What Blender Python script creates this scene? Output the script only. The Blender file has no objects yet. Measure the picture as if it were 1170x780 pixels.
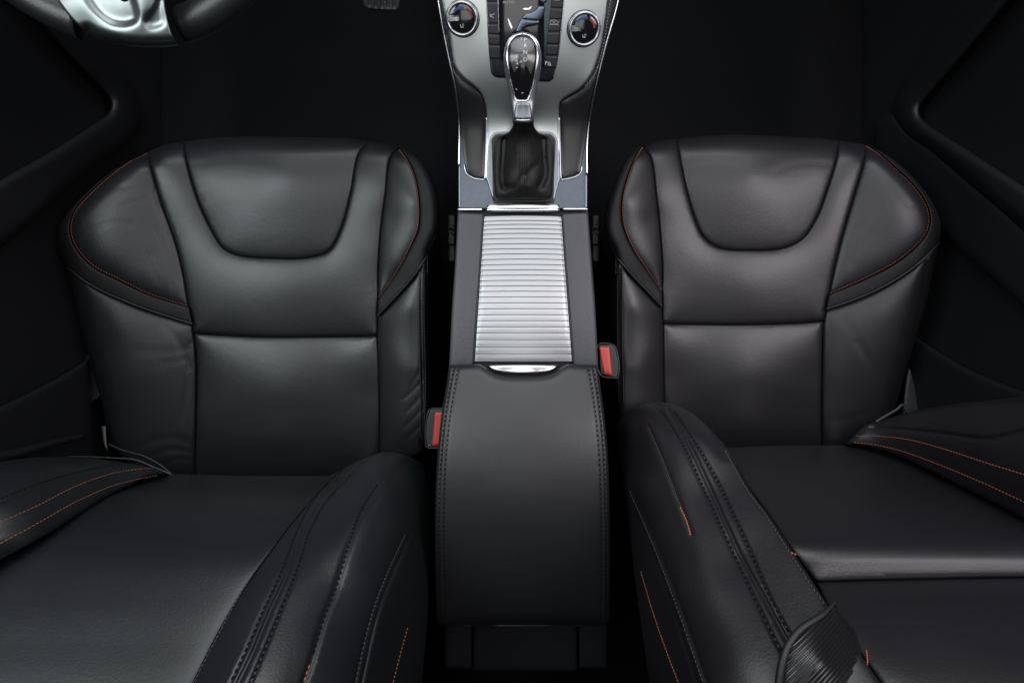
import bpy, math, random
import numpy as np
from mathutils import Vector, Matrix
from mathutils.geometry import delaunay_2d_cdt

random.seed(7)
rng = np.random.default_rng(11)
scene = bpy.context.scene
COL = scene.collection

# ------------------------------------------------------------------ survey frame
# Measurements were taken from the photograph as bearings (x, y) plus a range in metres;
# P() turns them into points of the car interior (x right, y forward, z up, floor z = 0).
F, CX, CY = 700.0, 585.0, 390.0
TILT = math.radians(7.0)
CAM = np.array([0.0, 0.0, 1.30])
RM = np.array([[1, 0, 0],
               [0, math.cos(TILT), -math.sin(TILT)],
               [0, math.sin(TILT), math.cos(TILT)]])

def P(x, y, D):
    x = np.asarray(x, float); y = np.asarray(y, float); D = np.asarray(D, float)
    loc = np.stack([(x - CX) * D / F, -(y - CY) * D / F, -D], -1)
    return loc @ RM.T + CAM

# ------------------------------------------------------------------ object helpers
def empty(name, loc, label, cat, group=None):
    o = bpy.data.objects.new(name, None)
    COL.objects.link(o)
    o.location = loc
    o.empty_display_size = 0.05
    o["label"] = label; o["category"] = cat
    if group: o["group"] = group
    return o

def world_loc(o):
    v = Vector((0, 0, 0))
    while o is not None:
        v = v + o.location
        o = o.parent
    return v

def link(name, verts, faces, mat, parent=None, smooth=True, label=None):
    me = bpy.data.meshes.new(name)
    verts = np.asarray(verts, float).reshape(-1, 3)
    if parent is not None:
        off = world_loc(parent)
        verts = verts - np.array(off)
    me.from_pydata(verts.tolist(), [], [tuple(int(i) for i in f) for f in faces])
    me.update()
    if smooth:
        me.polygons.foreach_set("use_smooth", [True] * len(me.polygons))
    me.materials.append(mat)
    o = bpy.data.objects.new(name, me)
    COL.objects.link(o)
    if parent is not None: o.parent = parent
    if label: o["label"] = label
    return o

def tag(o, label, cat, group=None):
    o["label"] = label; o["category"] = cat
    if group: o["group"] = group
    return o

# ------------------------------------------------------------------ 2-D helpers
def catmull(pts, step=3.0, closed=False):
    pts = [np.array(p, float) for p in pts]
    n = len(pts)
    if n < 3:
        a, b = pts[0], pts[-1]
        k = max(1, int(np.linalg.norm(b - a) / step))
        return [a + (b - a) * i / k for i in range(k + 1)]
    out = []
    segs = n if closed else n - 1
    for i in range(segs):
        p1 = pts[i % n]; p2 = pts[(i + 1) % n]
        p0 = pts[(i - 1) % n] if (closed or i > 0) else 2 * p1 - p2
        p3 = pts[(i + 2) % n] if (closed or i + 2 < n) else 2 * p2 - p1
        d01 = max(np.linalg.norm(p1 - p0), 1e-3) ** .5
        d12 = max(np.linalg.norm(p2 - p1), 1e-3) ** .5
        d23 = max(np.linalg.norm(p3 - p2), 1e-3) ** .5
        m1 = (p2 - p1) + d12 * ((p1 - p0) / d01 - (p2 - p0) / (d01 + d12))
        m2 = (p2 - p1) + d12 * ((p3 - p2) / d23 - (p3 - p1) / (d12 + d23))
        k = max(1, int(round(np.linalg.norm(p2 - p1) / step)))
        for j in range(k):
            t = j / k
            h = (2*t**3 - 3*t**2 + 1) * p1 + (t**3 - 2*t**2 + t) * m1 + (-2*t**3 + 3*t**2) * p2 + (t**3 - t**2) * m2
            out.append(h)
    if not closed: out.append(pts[-1])
    return out

def chain(*lines, step=3.0):
    """closed outline out of open smoothed lines set end to end"""
    out = []
    for ln in lines:
        s = catmull(ln, step)
        if out and np.linalg.norm(out[-1] - s[0]) < 0.7: s = s[1:]
        out += s
    if np.linalg.norm(out[0] - out[-1]) < 0.7: out = out[:-1]
    return np.array(out)

def seg_dist(pts, line, closed=False):
    """distance of every point to a polyline"""
    line = np.asarray(line, float)
    a = line if closed else line[:-1]
    b = np.roll(line, -1, 0) if closed else line[1:]
    pts = np.asarray(pts, float)
    res = np.full(len(pts), 1e9)
    ab = b - a; L2 = (ab ** 2).sum(1) + 1e-9
    CH = max(1, int(2e6 // len(a)))
    for i in range(0, len(pts), CH):
        p = pts[i:i + CH]
        ap = p[:, None, :] - a[None]
        t = np.clip((ap * ab[None]).sum(2) / L2, 0, 1)
        d = ap - t[..., None] * ab[None]
        res[i:i + CH] = np.sqrt((d ** 2).sum(2).min(1))
    return res

def inside(pts, poly):
    x, y = pts[:, 0], pts[:, 1]
    r = np.zeros(len(pts), bool)
    n = len(poly)
    for i in range(n):
        x1, y1 = poly[i]; x2, y2 = poly[(i + 1) % n]
        if y1 == y2: continue
        c = (y1 > y) != (y2 > y)
        xi = (x2 - x1) * (y - y1) / (y2 - y1) + x1
        r ^= c & (x < xi)
    return r

def soft_dist(pts, poly, d):
    """distance to an outline, rounded off in its corners"""
    nx = np.roll(poly, -1, 0); mid = (poly + nx) / 2; ln = np.linalg.norm(nx - poly, axis=1)
    out = np.empty(len(pts)); CH = max(1, int(2e6 // len(poly)))
    for i in range(0, len(pts), CH):
        r = np.sqrt(((pts[i:i + CH, None] - mid[None]) ** 2).sum(2)) + .5
        out[i:i + CH] = np.sqrt(2.0 / (ln / r ** 3).sum(1))
    w = np.clip((d - 3) / 6, 0, 1); w = w * w * (3 - 2 * w)
    return out * w + d * (1 - w)

class TPS:
    """smooth range surface through surveyed points (interpolates 1/range)"""
    def __init__(self, rows, reg=2.0, inv=True):
        a = np.array(rows, float)
        self.inv = inv
        self.p = a[:, :2] / 100.0
        v = 1.0 / a[:, 2] if inv else a[:, 2]
        self.sc = 1.0
        n = len(a)
        K = self.U(self.p[:, None] - self.p[None]) + np.eye(n) * reg * 1e-2
        Pm = np.hstack([np.ones((n, 1)), self.p])
        A = np.zeros((n + 3, n + 3)); A[:n, :n] = K; A[:n, n:] = Pm; A[n:, :n] = Pm.T
        b = np.zeros(n + 3); b[:n] = v
        self.w = np.linalg.solve(A, b)
    @staticmethod
    def U(d):
        r2 = (d ** 2).sum(-1)
        return np.where(r2 > 1e-12, r2 * np.log(r2 + 1e-12), 0.0)
    def __call__(self, xy):
        xy = np.asarray(xy, float) / 100.0
        out = np.empty(len(xy)); n = len(self.p)
        for i in range(0, len(xy), 20000):
            q = xy[i:i + 20000]
            out[i:i + 20000] = self.U(q[:, None] - self.p[None]) @ self.w[:n] + self.w[n] + q @ self.w[n + 1:]
        return (1.0 / out if self.inv else out)

class Profile:
    """range surface that follows one smooth curve from bite line to top edge"""
    def __init__(self, knots, x0, tilt):
        c = np.array(catmull([(y / 100.0, D * 10) for y, D in knots], .02))
        self.y, self.D, self.x0, self.tilt = c[:, 0] * 100, c[:, 1] / 10, x0, tilt
    def __call__(self, xy):
        xy = np.asarray(xy, float)
        D = np.interp(xy[:, 1], self.y, self.D)
        t = np.clip((xy[:, 1] - 540) / 120, 0, 1); t = t * t * (3 - 2 * t)
        return D - self.tilt * (xy[:, 0] - self.x0) * t

def circ(d, R, depth):
    t = np.clip(1 - d / R, 0, 1)
    return depth * (1 - np.sqrt(np.clip(1 - t * t, 0, 1)))

class Field:
    """base range surface in metres, rolled away along its silhouette lines"""
    def __init__(self, base, rolls=(), extra=None):
        self.base = base; self.rolls = rolls; self.extra = extra
    def __call__(self, xy):
        D = self.base(xy)
        for line, R, dep in self.rolls:
            D = D + circ(seg_dist(xy, line), R, dep)
        if self.extra is not None: D = D + self.extra(xy)
        return D

class Panel:
    def __init__(self, name, poly, field, mat, parent, er=5.0, ed=0.006, pd=0.006, pw=14.0,
                 grooves=(), step=3.0, skirt=0.018, lift=0.0, label=None, build=True):
        self.poly = np.asarray(poly, float); self.field = field
        self.er, self.ed, self.pd, self.pw, self.lift = er, ed, pd, pw, lift
        self.grooves = [(np.array(catmull(g[0], 3.0)), g[1], g[2]) for g in grooves]
        if build: self.obj = self.make(name, mat, parent, step, skirt, label)
    def D(self, xy, edge=True):
        xy = np.asarray(xy, float).reshape(-1, 2)
        D = self.field(xy) - self.lift
        d = seg_dist(xy, self.poly, True)
        if edge: D = D + circ(d, self.er, self.ed)
        if self.pd: D = D + self.pd * np.exp(-soft_dist(xy, self.poly, d) / self.pw)
        for g, w, a in self.grooves:
            D = D + a * np.exp(-(seg_dist(xy, g) / w) ** 2)
        return D
    def make(self, name, mat, parent, step, skirt, label):
        poly = self.poly
        # even resample
        seg = np.linalg.norm(np.roll(poly, -1, 0) - poly, axis=1)
        keep = seg > 0.3
        poly = poly[keep]
        if ((poly[:, 0] * np.roll(poly[:, 1], -1)) - (np.roll(poly[:, 0], -1) * poly[:, 1])).sum() < 0:
            poly = poly[::-1].copy()
        n = len(poly)
        tan = np.roll(poly, -1, 0) - np.roll(poly, 1, 0)
        tan /= np.linalg.norm(tan, axis=1)[:, None] + 1e-9
        nrm = np.stack([-tan[:, 1], tan[:, 0]], 1)
        pts = []
        offs = [o for o in (0.35, 0.9, 1.8, 3.0) if o <= max(3.0, self.er)]
        near = []
        for o in offs:
            q = poly + nrm * o
            ok = inside(q, poly) & (seg_dist(q, poly, True) > o * 0.9)
            near.append(q[ok])
        for g, w, a in self.grooves:
            t = np.gradient(g, axis=0); t /= np.linalg.norm(t, axis=1)[:, None] + 1e-9
            nn = np.stack([-t[:, 1], t[:, 0]], 1)
            for k in (-1.6, -0.8, 0, 0.8, 1.6):
                q = g + nn * k * w
                ok = inside(q, poly) & (seg_dist(q, poly, True) > 3.2)
                near.append(q[ok])
        near = np.vstack(near)
        x0, y0 = poly.min(0); x1, y1 = poly.max(0)
        gx, gy = np.meshgrid(np.arange(x0, x1, step), np.arange(y0, y1, step * .866))
        gx = gx + (np.arange(gx.shape[0]) % 2)[:, None] * step * .5
        g = np.stack([gx.ravel(), gy.ravel()], 1)
        g = g[inside(g, poly)]
        g = g[seg_dist(g, poly, True) > offs[-1] + step * .5]
        for gr, w, a in self.grooves:
            g = g[seg_dist(g, gr) > 1.6 * w + step * .35]
        allp = np.vstack([poly, near, g])
        edges = [(i, (i + 1) % n) for i in range(n)]
        vo, eo, fo, ov, oe, of = delaunay_2d_cdt([Vector(p) for p in allp], edges, [], 1, 0.02)
        xy = np.array([[v.x, v.y] for v in vo])
        V = P(xy[:, 0], xy[:, 1], self.D(xy))
        faces = [tuple(f) for f in fo]
        # boundary loop = edges used once
        cnt = {}
        for f in faces:
            for i in range(len(f)):
                e = (f[i], f[(i + 1) % len(f)])
                k = (min(e), max(e))
                cnt.setdefault(k, []).append(e)
        dirs = V - CAM
        dirs /= np.linalg.norm(dirs, axis=1)[:, None]
        low = {}
        VV = V.tolist()
        if skirt > 0:
            for k, es in cnt.items():
                if len(es) == 1:
                    a, b = es[0]
                    for q in (a, b):
                        if q not in low:
                            low[q] = len(VV)
                            VV.append((V[q] + dirs[q] * skirt).tolist())
                    faces.append((b, a, low[a], low[b]))
        # faces from the triangulator: make them look at the viewer's side
        a, b, c = V[list(faces[0][:3])]
        if np.dot(np.cross(b - a, c - a), dirs[faces[0][0]]) > 0:
            faces = [tuple(reversed(f)) for f in faces]
        return link(name, VV, faces, mat, parent, True, label)

def resample3(pts, pitch):
    seg = np.linalg.norm(np.diff(pts, axis=0), axis=1)
    s = np.concatenate([[0], np.cumsum(seg)])
    n = max(2, int(s[-1] / pitch))
    t = np.linspace(0, s[-1], n + 1)
    return np.stack([np.interp(t, s, pts[:, k]) for k in range(3)], 1)

def on(panel_or_fn, line, step=1.5, lift=0.0, smooth=True):
    xy = np.array(catmull(line, step)) if smooth else np.asarray(line, float)
    f = panel_or_fn.D if isinstance(panel_or_fn, Panel) else panel_or_fn
    D = f(xy) - lift
    return P(xy[:, 0], xy[:, 1], D)

def tube_mesh(pts, r, n=7):
    pts = np.asarray(pts, float)
    t = np.gradient(pts, axis=0); t /= np.linalg.norm(t, axis=1)[:, None] + 1e-12
    up = np.array([0.13, 0.21, 0.97])
    V, Fc = [], []
    rr = r if np.ndim(r) else np.full(len(pts), r)
    for i, p in enumerate(pts):
        s = np.cross(t[i], up); s /= np.linalg.norm(s) + 1e-12
        u = np.cross(s, t[i])
        for k in range(n):
            a = 2 * math.pi * k / n
            V.append(p + (s * math.cos(a) + u * math.sin(a)) * rr[i])
    for i in range(len(pts) - 1):
        for k in range(n):
            a = i * n + k; b = i * n + (k + 1) % n
            Fc.append((a, b, b + n, a + n))
    Fc.append(tuple(range(n))[::-1]); m = (len(pts) - 1) * n
    Fc.append(tuple(range(m, m + n)))
    return V, Fc

def tube(name, pts, r, mat, parent, n=7, label=None):
    V, Fc = tube_mesh(pts, r, n)
    return link(name, V, Fc, mat, parent, True, label)

def stitches(name, lines, mat, parent, **kw):
    for l in lines: stitch_row(name, [l], mat, parent, **kw)

def stitch_row(name, lines, mat, parent, pitch=0.0042, dash=0.0029, r=0.00055, jitter=0.12, label=None):
    """rows of separate thread stitches; lines = list of dense 3-D point arrays lying on the leather"""
    V, Fc = [], []
    for pts in lines:
        q = resample3(np.asarray(pts), pitch)
        for i in range(len(q) - 1):
            d = q[i + 1] - q[i]; L = np.linalg.norm(d)
            if L < 1e-6: continue
            d = d / L
            ray = CAM - q[i]; ray /= np.linalg.norm(ray)
            s = np.cross(d, ray); s /= np.linalg.norm(s) + 1e-9
            u = np.cross(s, d)
            sl = random.uniform(-jitter, jitter)
            dd = d + s * (sl + .10); dd /= np.linalg.norm(dd)
            c = (q[i] + q[i + 1]) / 2
            base = len(V)
            hl = dash / 2
            prof = [(-hl, .25, -.6), (-hl * .7, .85, 0.1), (0, 1.0, .35), (hl * .7, .85, 0.1), (hl, .25, -.6)]
            for (a, k, lf) in prof:
                for j in range(6):
                    an = math.pi * 2 * j / 6
                    V.append(c + dd * a + (s * math.cos(an) + u * math.sin(an)) * r * k + u * r * lf)
            for m in range(4):
                for j in range(6):
                    a0 = base + m * 6 + j; b0 = base + m * 6 + (j + 1) % 6
                    Fc.append((a0, b0, b0 + 6, a0 + 6))
            Fc.append(tuple(base + j for j in range(6))[::-1]); Fc.append(tuple(base + 24 + j for j in range(6)))
    return link(name, V, Fc, mat, parent, True, label)

def wall(name, poly, depth_fn, z_low, mat, parent, inset=0.0, shift=(0, 0), start=0.012, cap=True):
    """side wall dropping from an outline to a level, closed at the bottom"""
    D = depth_fn(poly) + start
    top = P(poly[:, 0], poly[:, 1], D)
    c = top.mean(0)
    rings = [top]
    for k in (0.15, 0.5, 1.0):
        r = top.copy()
        r[:, 2] = top[:, 2] * (1 - k) + z_low * k
        r[:, :2] = c[:2] + (top[:, :2] - c[:2]) * (1 - inset * k) + np.array(shift) * k
        rings.append(r)
    n = len(poly)
    V = np.vstack(rings); Fc = []
    for m in range(len(rings) - 1):
        for i in range(n):
            a = m * n + i; b = m * n + (i + 1) % n
            Fc.append((a, a + n, b + n, b))
    if cap: Fc.append(tuple(range((len(rings) - 1) * n, len(rings) * n)))
    return link(name, V, Fc, mat, parent, False)

def text_mesh(name, s, x, y, D, size_px, mat, parent, rot=0.0, sx=1.0, thick=0.0002, normal=None):
    cu = bpy.data.curves.new("t", 'FONT'); cu.body = s; cu.size = 1.0; cu.align_x = 'CENTER'; cu.align_y = 'CENTER'
    cu.extrude = 0.0
    ob = bpy.data.objects.new("t", cu); COL.objects.link(ob)
    dg = bpy.context.evaluated_depsgraph_get(); dg.update()
    me = bpy.data.meshes.new_from_object(ob.evaluated_get(dg))
    V = np.array([v.co[:] for v in me.vertices]); Fc = [tuple(p.vertices) for p in me.polygons]
    bpy.data.objects.remove(ob)
    k = size_px
    c, sn = math.cos(rot), math.sin(rot)
    X = x + (V[:, 0] * c - V[:, 1] * sn) * k * sx
    Y = y - (V[:, 0] * sn + V[:, 1] * c) * k
    Df = D(np.stack([X, Y], 1)) if callable(D) else np.full(len(X), D)
    W = P(X, Y, Df)
    return link(name, W, Fc, mat, parent, False)

# ------------------------------------------------------------------ materials
def new_mat(name):
    m = bpy.data.materials.new(name); m.use_nodes = True
    nt = m.node_tree; b = nt.nodes["Principled BSDF"]
    return m, nt, b

def leather(name, col, rough=0.42, grain=0.35, soft=0.5, spec=0.5, var=0.10, grain_scale=700.0):
    m, nt, b = new_mat(name)
    N, L = nt.nodes, nt.links
    tc = N.new('ShaderNodeTexCoord')
    geo = N.new('ShaderNodeNewGeometry')
    b.inputs['Specular IOR Level'].default_value = spec
    v = N.new('ShaderNodeTexVoronoi'); v.inputs['Scale'].default_value = grain_scale
    n1 = N.new('ShaderNodeTexNoise'); n1.inputs['Scale'].default_value = grain_scale * .45; n1.inputs['Detail'].default_value = 3
    n2 = N.new('ShaderNodeTexNoise'); n2.inputs['Scale'].default_value = 17.0; n2.inputs['Detail'].default_value = 4; n2.inputs['Distortion'].default_value = .6
    n3 = N.new('ShaderNodeTexNoise'); n3.inputs['Scale'].default_value = 6.0; n3.inputs['Detail'].default_value = 5
    for t in (v, n1, n2, n3): L.new(geo.outputs['Position'], t.inputs['Vector'])
    b1 = N.new('ShaderNodeBump'); b1.inputs['Distance'].default_value = 0.0003; b1.inputs['Strength'].default_value = grain
    b2 = N.new('ShaderNodeBump'); b2.inputs['Distance'].default_value = 0.004; b2.inputs['Strength'].default_value = soft
    mx = N.new('ShaderNodeMath'); mx.operation = 'ADD'
    L.new(v.outputs['Distance'], mx.inputs[0]); L.new(n1.outputs['Fac'], mx.inputs[1])
    L.new(n2.outputs['Fac'], b2.inputs['Height'])
    L.new(mx.outputs[0], b1.inputs['Height']); L.new(b2.outputs['Normal'], b1.inputs['Normal'])
    L.new(b1.outputs['Normal'], b.inputs['Normal'])
    mr = N.new('ShaderNodeMapRange'); mr.inputs['From Min'].default_value = .3; mr.inputs['From Max'].default_value = .7
    mr.inputs['To Min'].default_value = rough - var / 2; mr.inputs['To Max'].default_value = rough + var / 2
    L.new(n3.outputs['Fac'], mr.inputs['Value']); L.new(mr.outputs['Result'], b.inputs['Roughness'])
    cr = N.new('ShaderNodeMixRGB'); cr.inputs[1].default_value = (*[c * .82 for c in col], 1); cr.inputs[2].default_value = (*[c * 1.18 for c in col], 1)
    L.new(n3.outputs['Fac'], cr.inputs['Fac']); L.new(cr.outputs[0], b.inputs['Base Color'])
    return m

def metal(name, col, rough=0.3, brushed=None, metallic=1.0, strength=.25, coat=0.0):
    m, nt, b = new_mat(name)
    N, L = nt.nodes, nt.links
    b.inputs['Base Color'].default_value = (*col, 1); b.inputs['Metallic'].default_value = metallic
    b.inputs['Roughness'].default_value = rough
    b.inputs['Coat Weight'].default_value = coat
    geo = N.new('ShaderNodeNewGeometry')
    mp = N.new('ShaderNodeMapping')
    mp.inputs['Scale'].default_value = brushed or (120, 120, 120)
    n = N.new('ShaderNodeTexNoise'); n.inputs['Scale'].default_value = 1.0; n.inputs['Detail'].default_value = 4
    L.new(geo.outputs['Position'], mp.inputs['Vector']); L.new(mp.outputs[0], n.inputs['Vector'])
    mr = N.new('ShaderNodeMapRange'); mr.inputs['From Min'].default_value = .3; mr.inputs['From Max'].default_value = .7
    mr.inputs['To Min'].default_value = max(.04, rough * .93); mr.inputs['To Max'].default_value = rough * 1.07
    L.new(n.outputs['Fac'], mr.inputs['Value']); L.new(mr.outputs[0], b.inputs['Roughness'])
    bp = N.new('ShaderNodeBump'); bp.inputs['Strength'].default_value = strength; bp.inputs['Distance'].default_value = .0004
    L.new(n.outputs['Fac'], bp.inputs['Height']); L.new(bp.outputs[0], b.inputs['Normal'])
    return m

def plastic(name, col, rough=0.45, bump=.25, scale=500, spec=.5, coat=0.0):
    m, nt, b = new_mat(name)
    N, L = nt.nodes, nt.links
    b.inputs['Base Color'].default_value = (*col, 1); b.inputs['Roughness'].default_value = rough
    b.inputs['Specular IOR Level'].default_value = spec; b.inputs['Coat Weight'].default_value = coat
    geo = N.new('ShaderNodeNewGeometry')
    n = N.new('ShaderNodeTexNoise'); n.inputs['Scale'].default_value = scale; n.inputs['Detail'].default_value = 3
    L.new(geo.outputs['Position'], n.inputs['Vector'])
    bp = N.new('ShaderNodeBump'); bp.inputs['Strength'].default_value = bump; bp.inputs['Distance'].default_value = .0003
    L.new(n.outputs['Fac'], bp.inputs['Height']); L.new(bp.outputs[0], b.inputs['Normal'])
    return m

def ribbed(name, col, scale, ang):
    m, nt, b = new_mat(name)
    N, L = nt.nodes, nt.links
    b.inputs['Base Color'].default_value = (*col, 1); b.inputs['Roughness'].default_value = .5
    return m

M = {}
M['leather'] = leather('seat_leather', (0.0082, 0.0092, 0.0108), 0.40, .24, .10, var=.05, grain_scale=480)
M['leather_warm'] = leather('seat_leather_warm_lit', (0.0104, 0.0094, 0.0116), 0.40, .24, .08, var=.05, grain_scale=480)  # same seat leather, the warmer light on this side mixed into its colour
M['leather_side'] = leather('side_vinyl', (0.006, 0.006, 0.007), 0.55, .5, .2)
M['arm_leather'] = leather('armrest_leather', (0.0125, 0.0128, 0.0142), 0.43, .28, .04, var=.05, grain_scale=520)
M['boot_leather'] = leather('boot_leather', (0.008, 0.0075, 0.0078), 0.60, .5, .2, spec=.35)
M['nubuck'] = leather('bolster_band_fabric', (0.0055, 0.0055, 0.0065), 0.62, .5, .1, spec=.3)
M['thread'] = plastic('black_thread', (0.003, 0.003, 0.0035), .8, spec=.12)
M['thread_grey'] = plastic('grey_thread', (0.055, 0.055, 0.06), .55)
M['thread_orange'] = plastic('orange_thread', (0.30, 0.082, 0.036), .6)
M['thread_rust'] = plastic('dark_orange_thread', (0.21, 0.070, 0.042), .6)  # darker, duller version of the orange thread
M['alu'] = metal('brushed_slat_aluminium', (0.36, 0.365, 0.38), .36, (25, 1500, 1500), strength=.03)
M['silver'] = metal('satin_silver_trim', (0.64, 0.67, 0.66), .31, (60, 2500, 2500), strength=.02)
M['satin'] = metal('satin_grey_trim', (0.075, 0.085, 0.103), .27, strength=.03)
M['bluesatin'] = metal('blue_grey_switch_metal', (0.13, 0.155, 0.20), .36, strength=.03)
M['boottrim'] = metal('dull_silver_trim', (0.20, 0.21, 0.235), .38, strength=.03)
M['chrome'] = metal('polished_chrome', (0.80, 0.80, 0.82), .18, strength=.0)
M['knobmetal'] = metal('knob_satin_chrome', (0.85, 0.86, 0.92), .36, strength=.05)
M['gloss'] = plastic('gloss_black', (0.006, 0.006, 0.007), .12, .0, coat=.5)
M['knobface'] = plastic('grey_gloss_face', (0.05, 0.047, 0.047), .25, .0, coat=.3)
M['satinblack'] = plastic('satin_black_trim', (0.010, 0.010, 0.011), .27, .05)
M['button'] = plastic('button_black', (0.010, 0.010, 0.012), .42, .1)
M['vinyl'] = leather('console_side_vinyl', (0.040, 0.041, 0.048), 0.48, .6, .05, grain_scale=600)
M['plastic'] = plastic('dark_grain_plastic', (0.012, 0.0125, 0.0145), .48, .6, 350)
M['black'] = plastic('black_plastic', (0.006, 0.006, 0.007), .5, .4, 350)
M['door'] = plastic('door_soft_plastic', (0.0065, 0.007, 0.0085), .5, .6, 300)
M['red'] = plastic('red_button_plastic', (0.36, 0.030, 0.024), .38, .05)
M['white'] = plastic('white_print', (0.55, 0.56, 0.58), .5, 0)
M['greyprint'] = plastic('grey_print', (0.30, 0.30, 0.31), .5, 0)
M['blue'] = plastic('blue_print', (0.015, 0.045, 0.18), .5, 0)
M['redprint'] = plastic('red_print', (0.16, 0.015, 0.015), .5, 0)
M['levergrey'] = plastic('grey_lever_plastic', (0.055, 0.058, 0.062), .5, .1)
def carpet():
    m, nt, b = new_mat('black_carpet')
    N, L = nt.nodes, nt.links
    b.inputs['Roughness'].default_value = .95; b.inputs['Specular IOR Level'].default_value = .1
    geo = N.new('ShaderNodeNewGeometry')
    n = N.new('ShaderNodeTexNoise'); n.inputs['Scale'].default_value = 420; n.inputs['Detail'].default_value = 4
    L.new(geo.outputs['Position'], n.inputs['Vector'])
    mx = N.new('ShaderNodeMixRGB'); mx.inputs[1].default_value = (.004, .0042, .0048, 1); mx.inputs[2].default_value = (.012, .0125, .0135, 1)
    L.new(n.outputs['Fac'], mx.inputs['Fac']); L.new(mx.outputs[0], b.inputs['Base Color'])
    bp = N.new('ShaderNodeBump'); bp.inputs['Strength'].default_value = 1; bp.inputs['Distance'].default_value = .002
    L.new(n.outputs['Fac'], bp.inputs['Height']); L.new(bp.outputs[0], b.inputs['Normal'])
    return m
M['carpet'] = carpet()

# ================================================================== the setting
def box(name, x0, x1, y0, y1, z0, z1, mat, parent=None, bevel=0.0):
    V = [(x, y, z) for x in (x0, x1) for y in (y0, y1) for z in (z0, z1)]
    Fc = [(0, 1, 3, 2), (4, 6, 7, 5), (0, 4, 5, 1), (2, 3, 7, 6), (0, 2, 6, 4), (1, 5, 7, 3)]
    o = link(name, V, Fc, mat, parent, False)
    if bevel:
        md = o.modifiers.new('b', 'BEVEL'); md.width = bevel; md.segments = 3
    return o

def floor_sheet():
    n = 90
    xs = np.linspace(-1.4, 1.4, n); ys = np.linspace(-1.3, 1.9, n)
    X, Y = np.meshgrid(xs, ys)
    Z = 0.0 + 0.16 * np.exp(-(X / .13) ** 4) + .35 * np.clip((Y - .95) / .6, 0, 1) ** 1.5 \
        + 0.006 * np.sin(X * 17 + Y * 9) * np.cos(Y * 13)
    V = np.stack([X.ravel(), Y.ravel(), Z.ravel()], 1)
    Fc = [(j * n + i, j * n + i + 1, (j + 1) * n + i + 1, (j + 1) * n + i) for j in range(n - 1) for i in range(n - 1)]
    o = link('floor', V, Fc, M['carpet']); o['kind'] = 'structure'
floor_sheet()

# ================================================================== seats
def cushion_base(front, rear, y0, y1, rows):
    """range of the seat cushion: a plane plus surveyed relief (mm above it)"""
    rel = TPS([(x, y, h) for x, y, h in rows], reg=4.0, inv=False)
    def f(xy):
        xy = np.asarray(xy, float)
        t = (xy[:, 1] - y0) / (y1 - y0)
        return front + (rear - front) * t - rel(xy) / 1000.0
    return f

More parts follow.
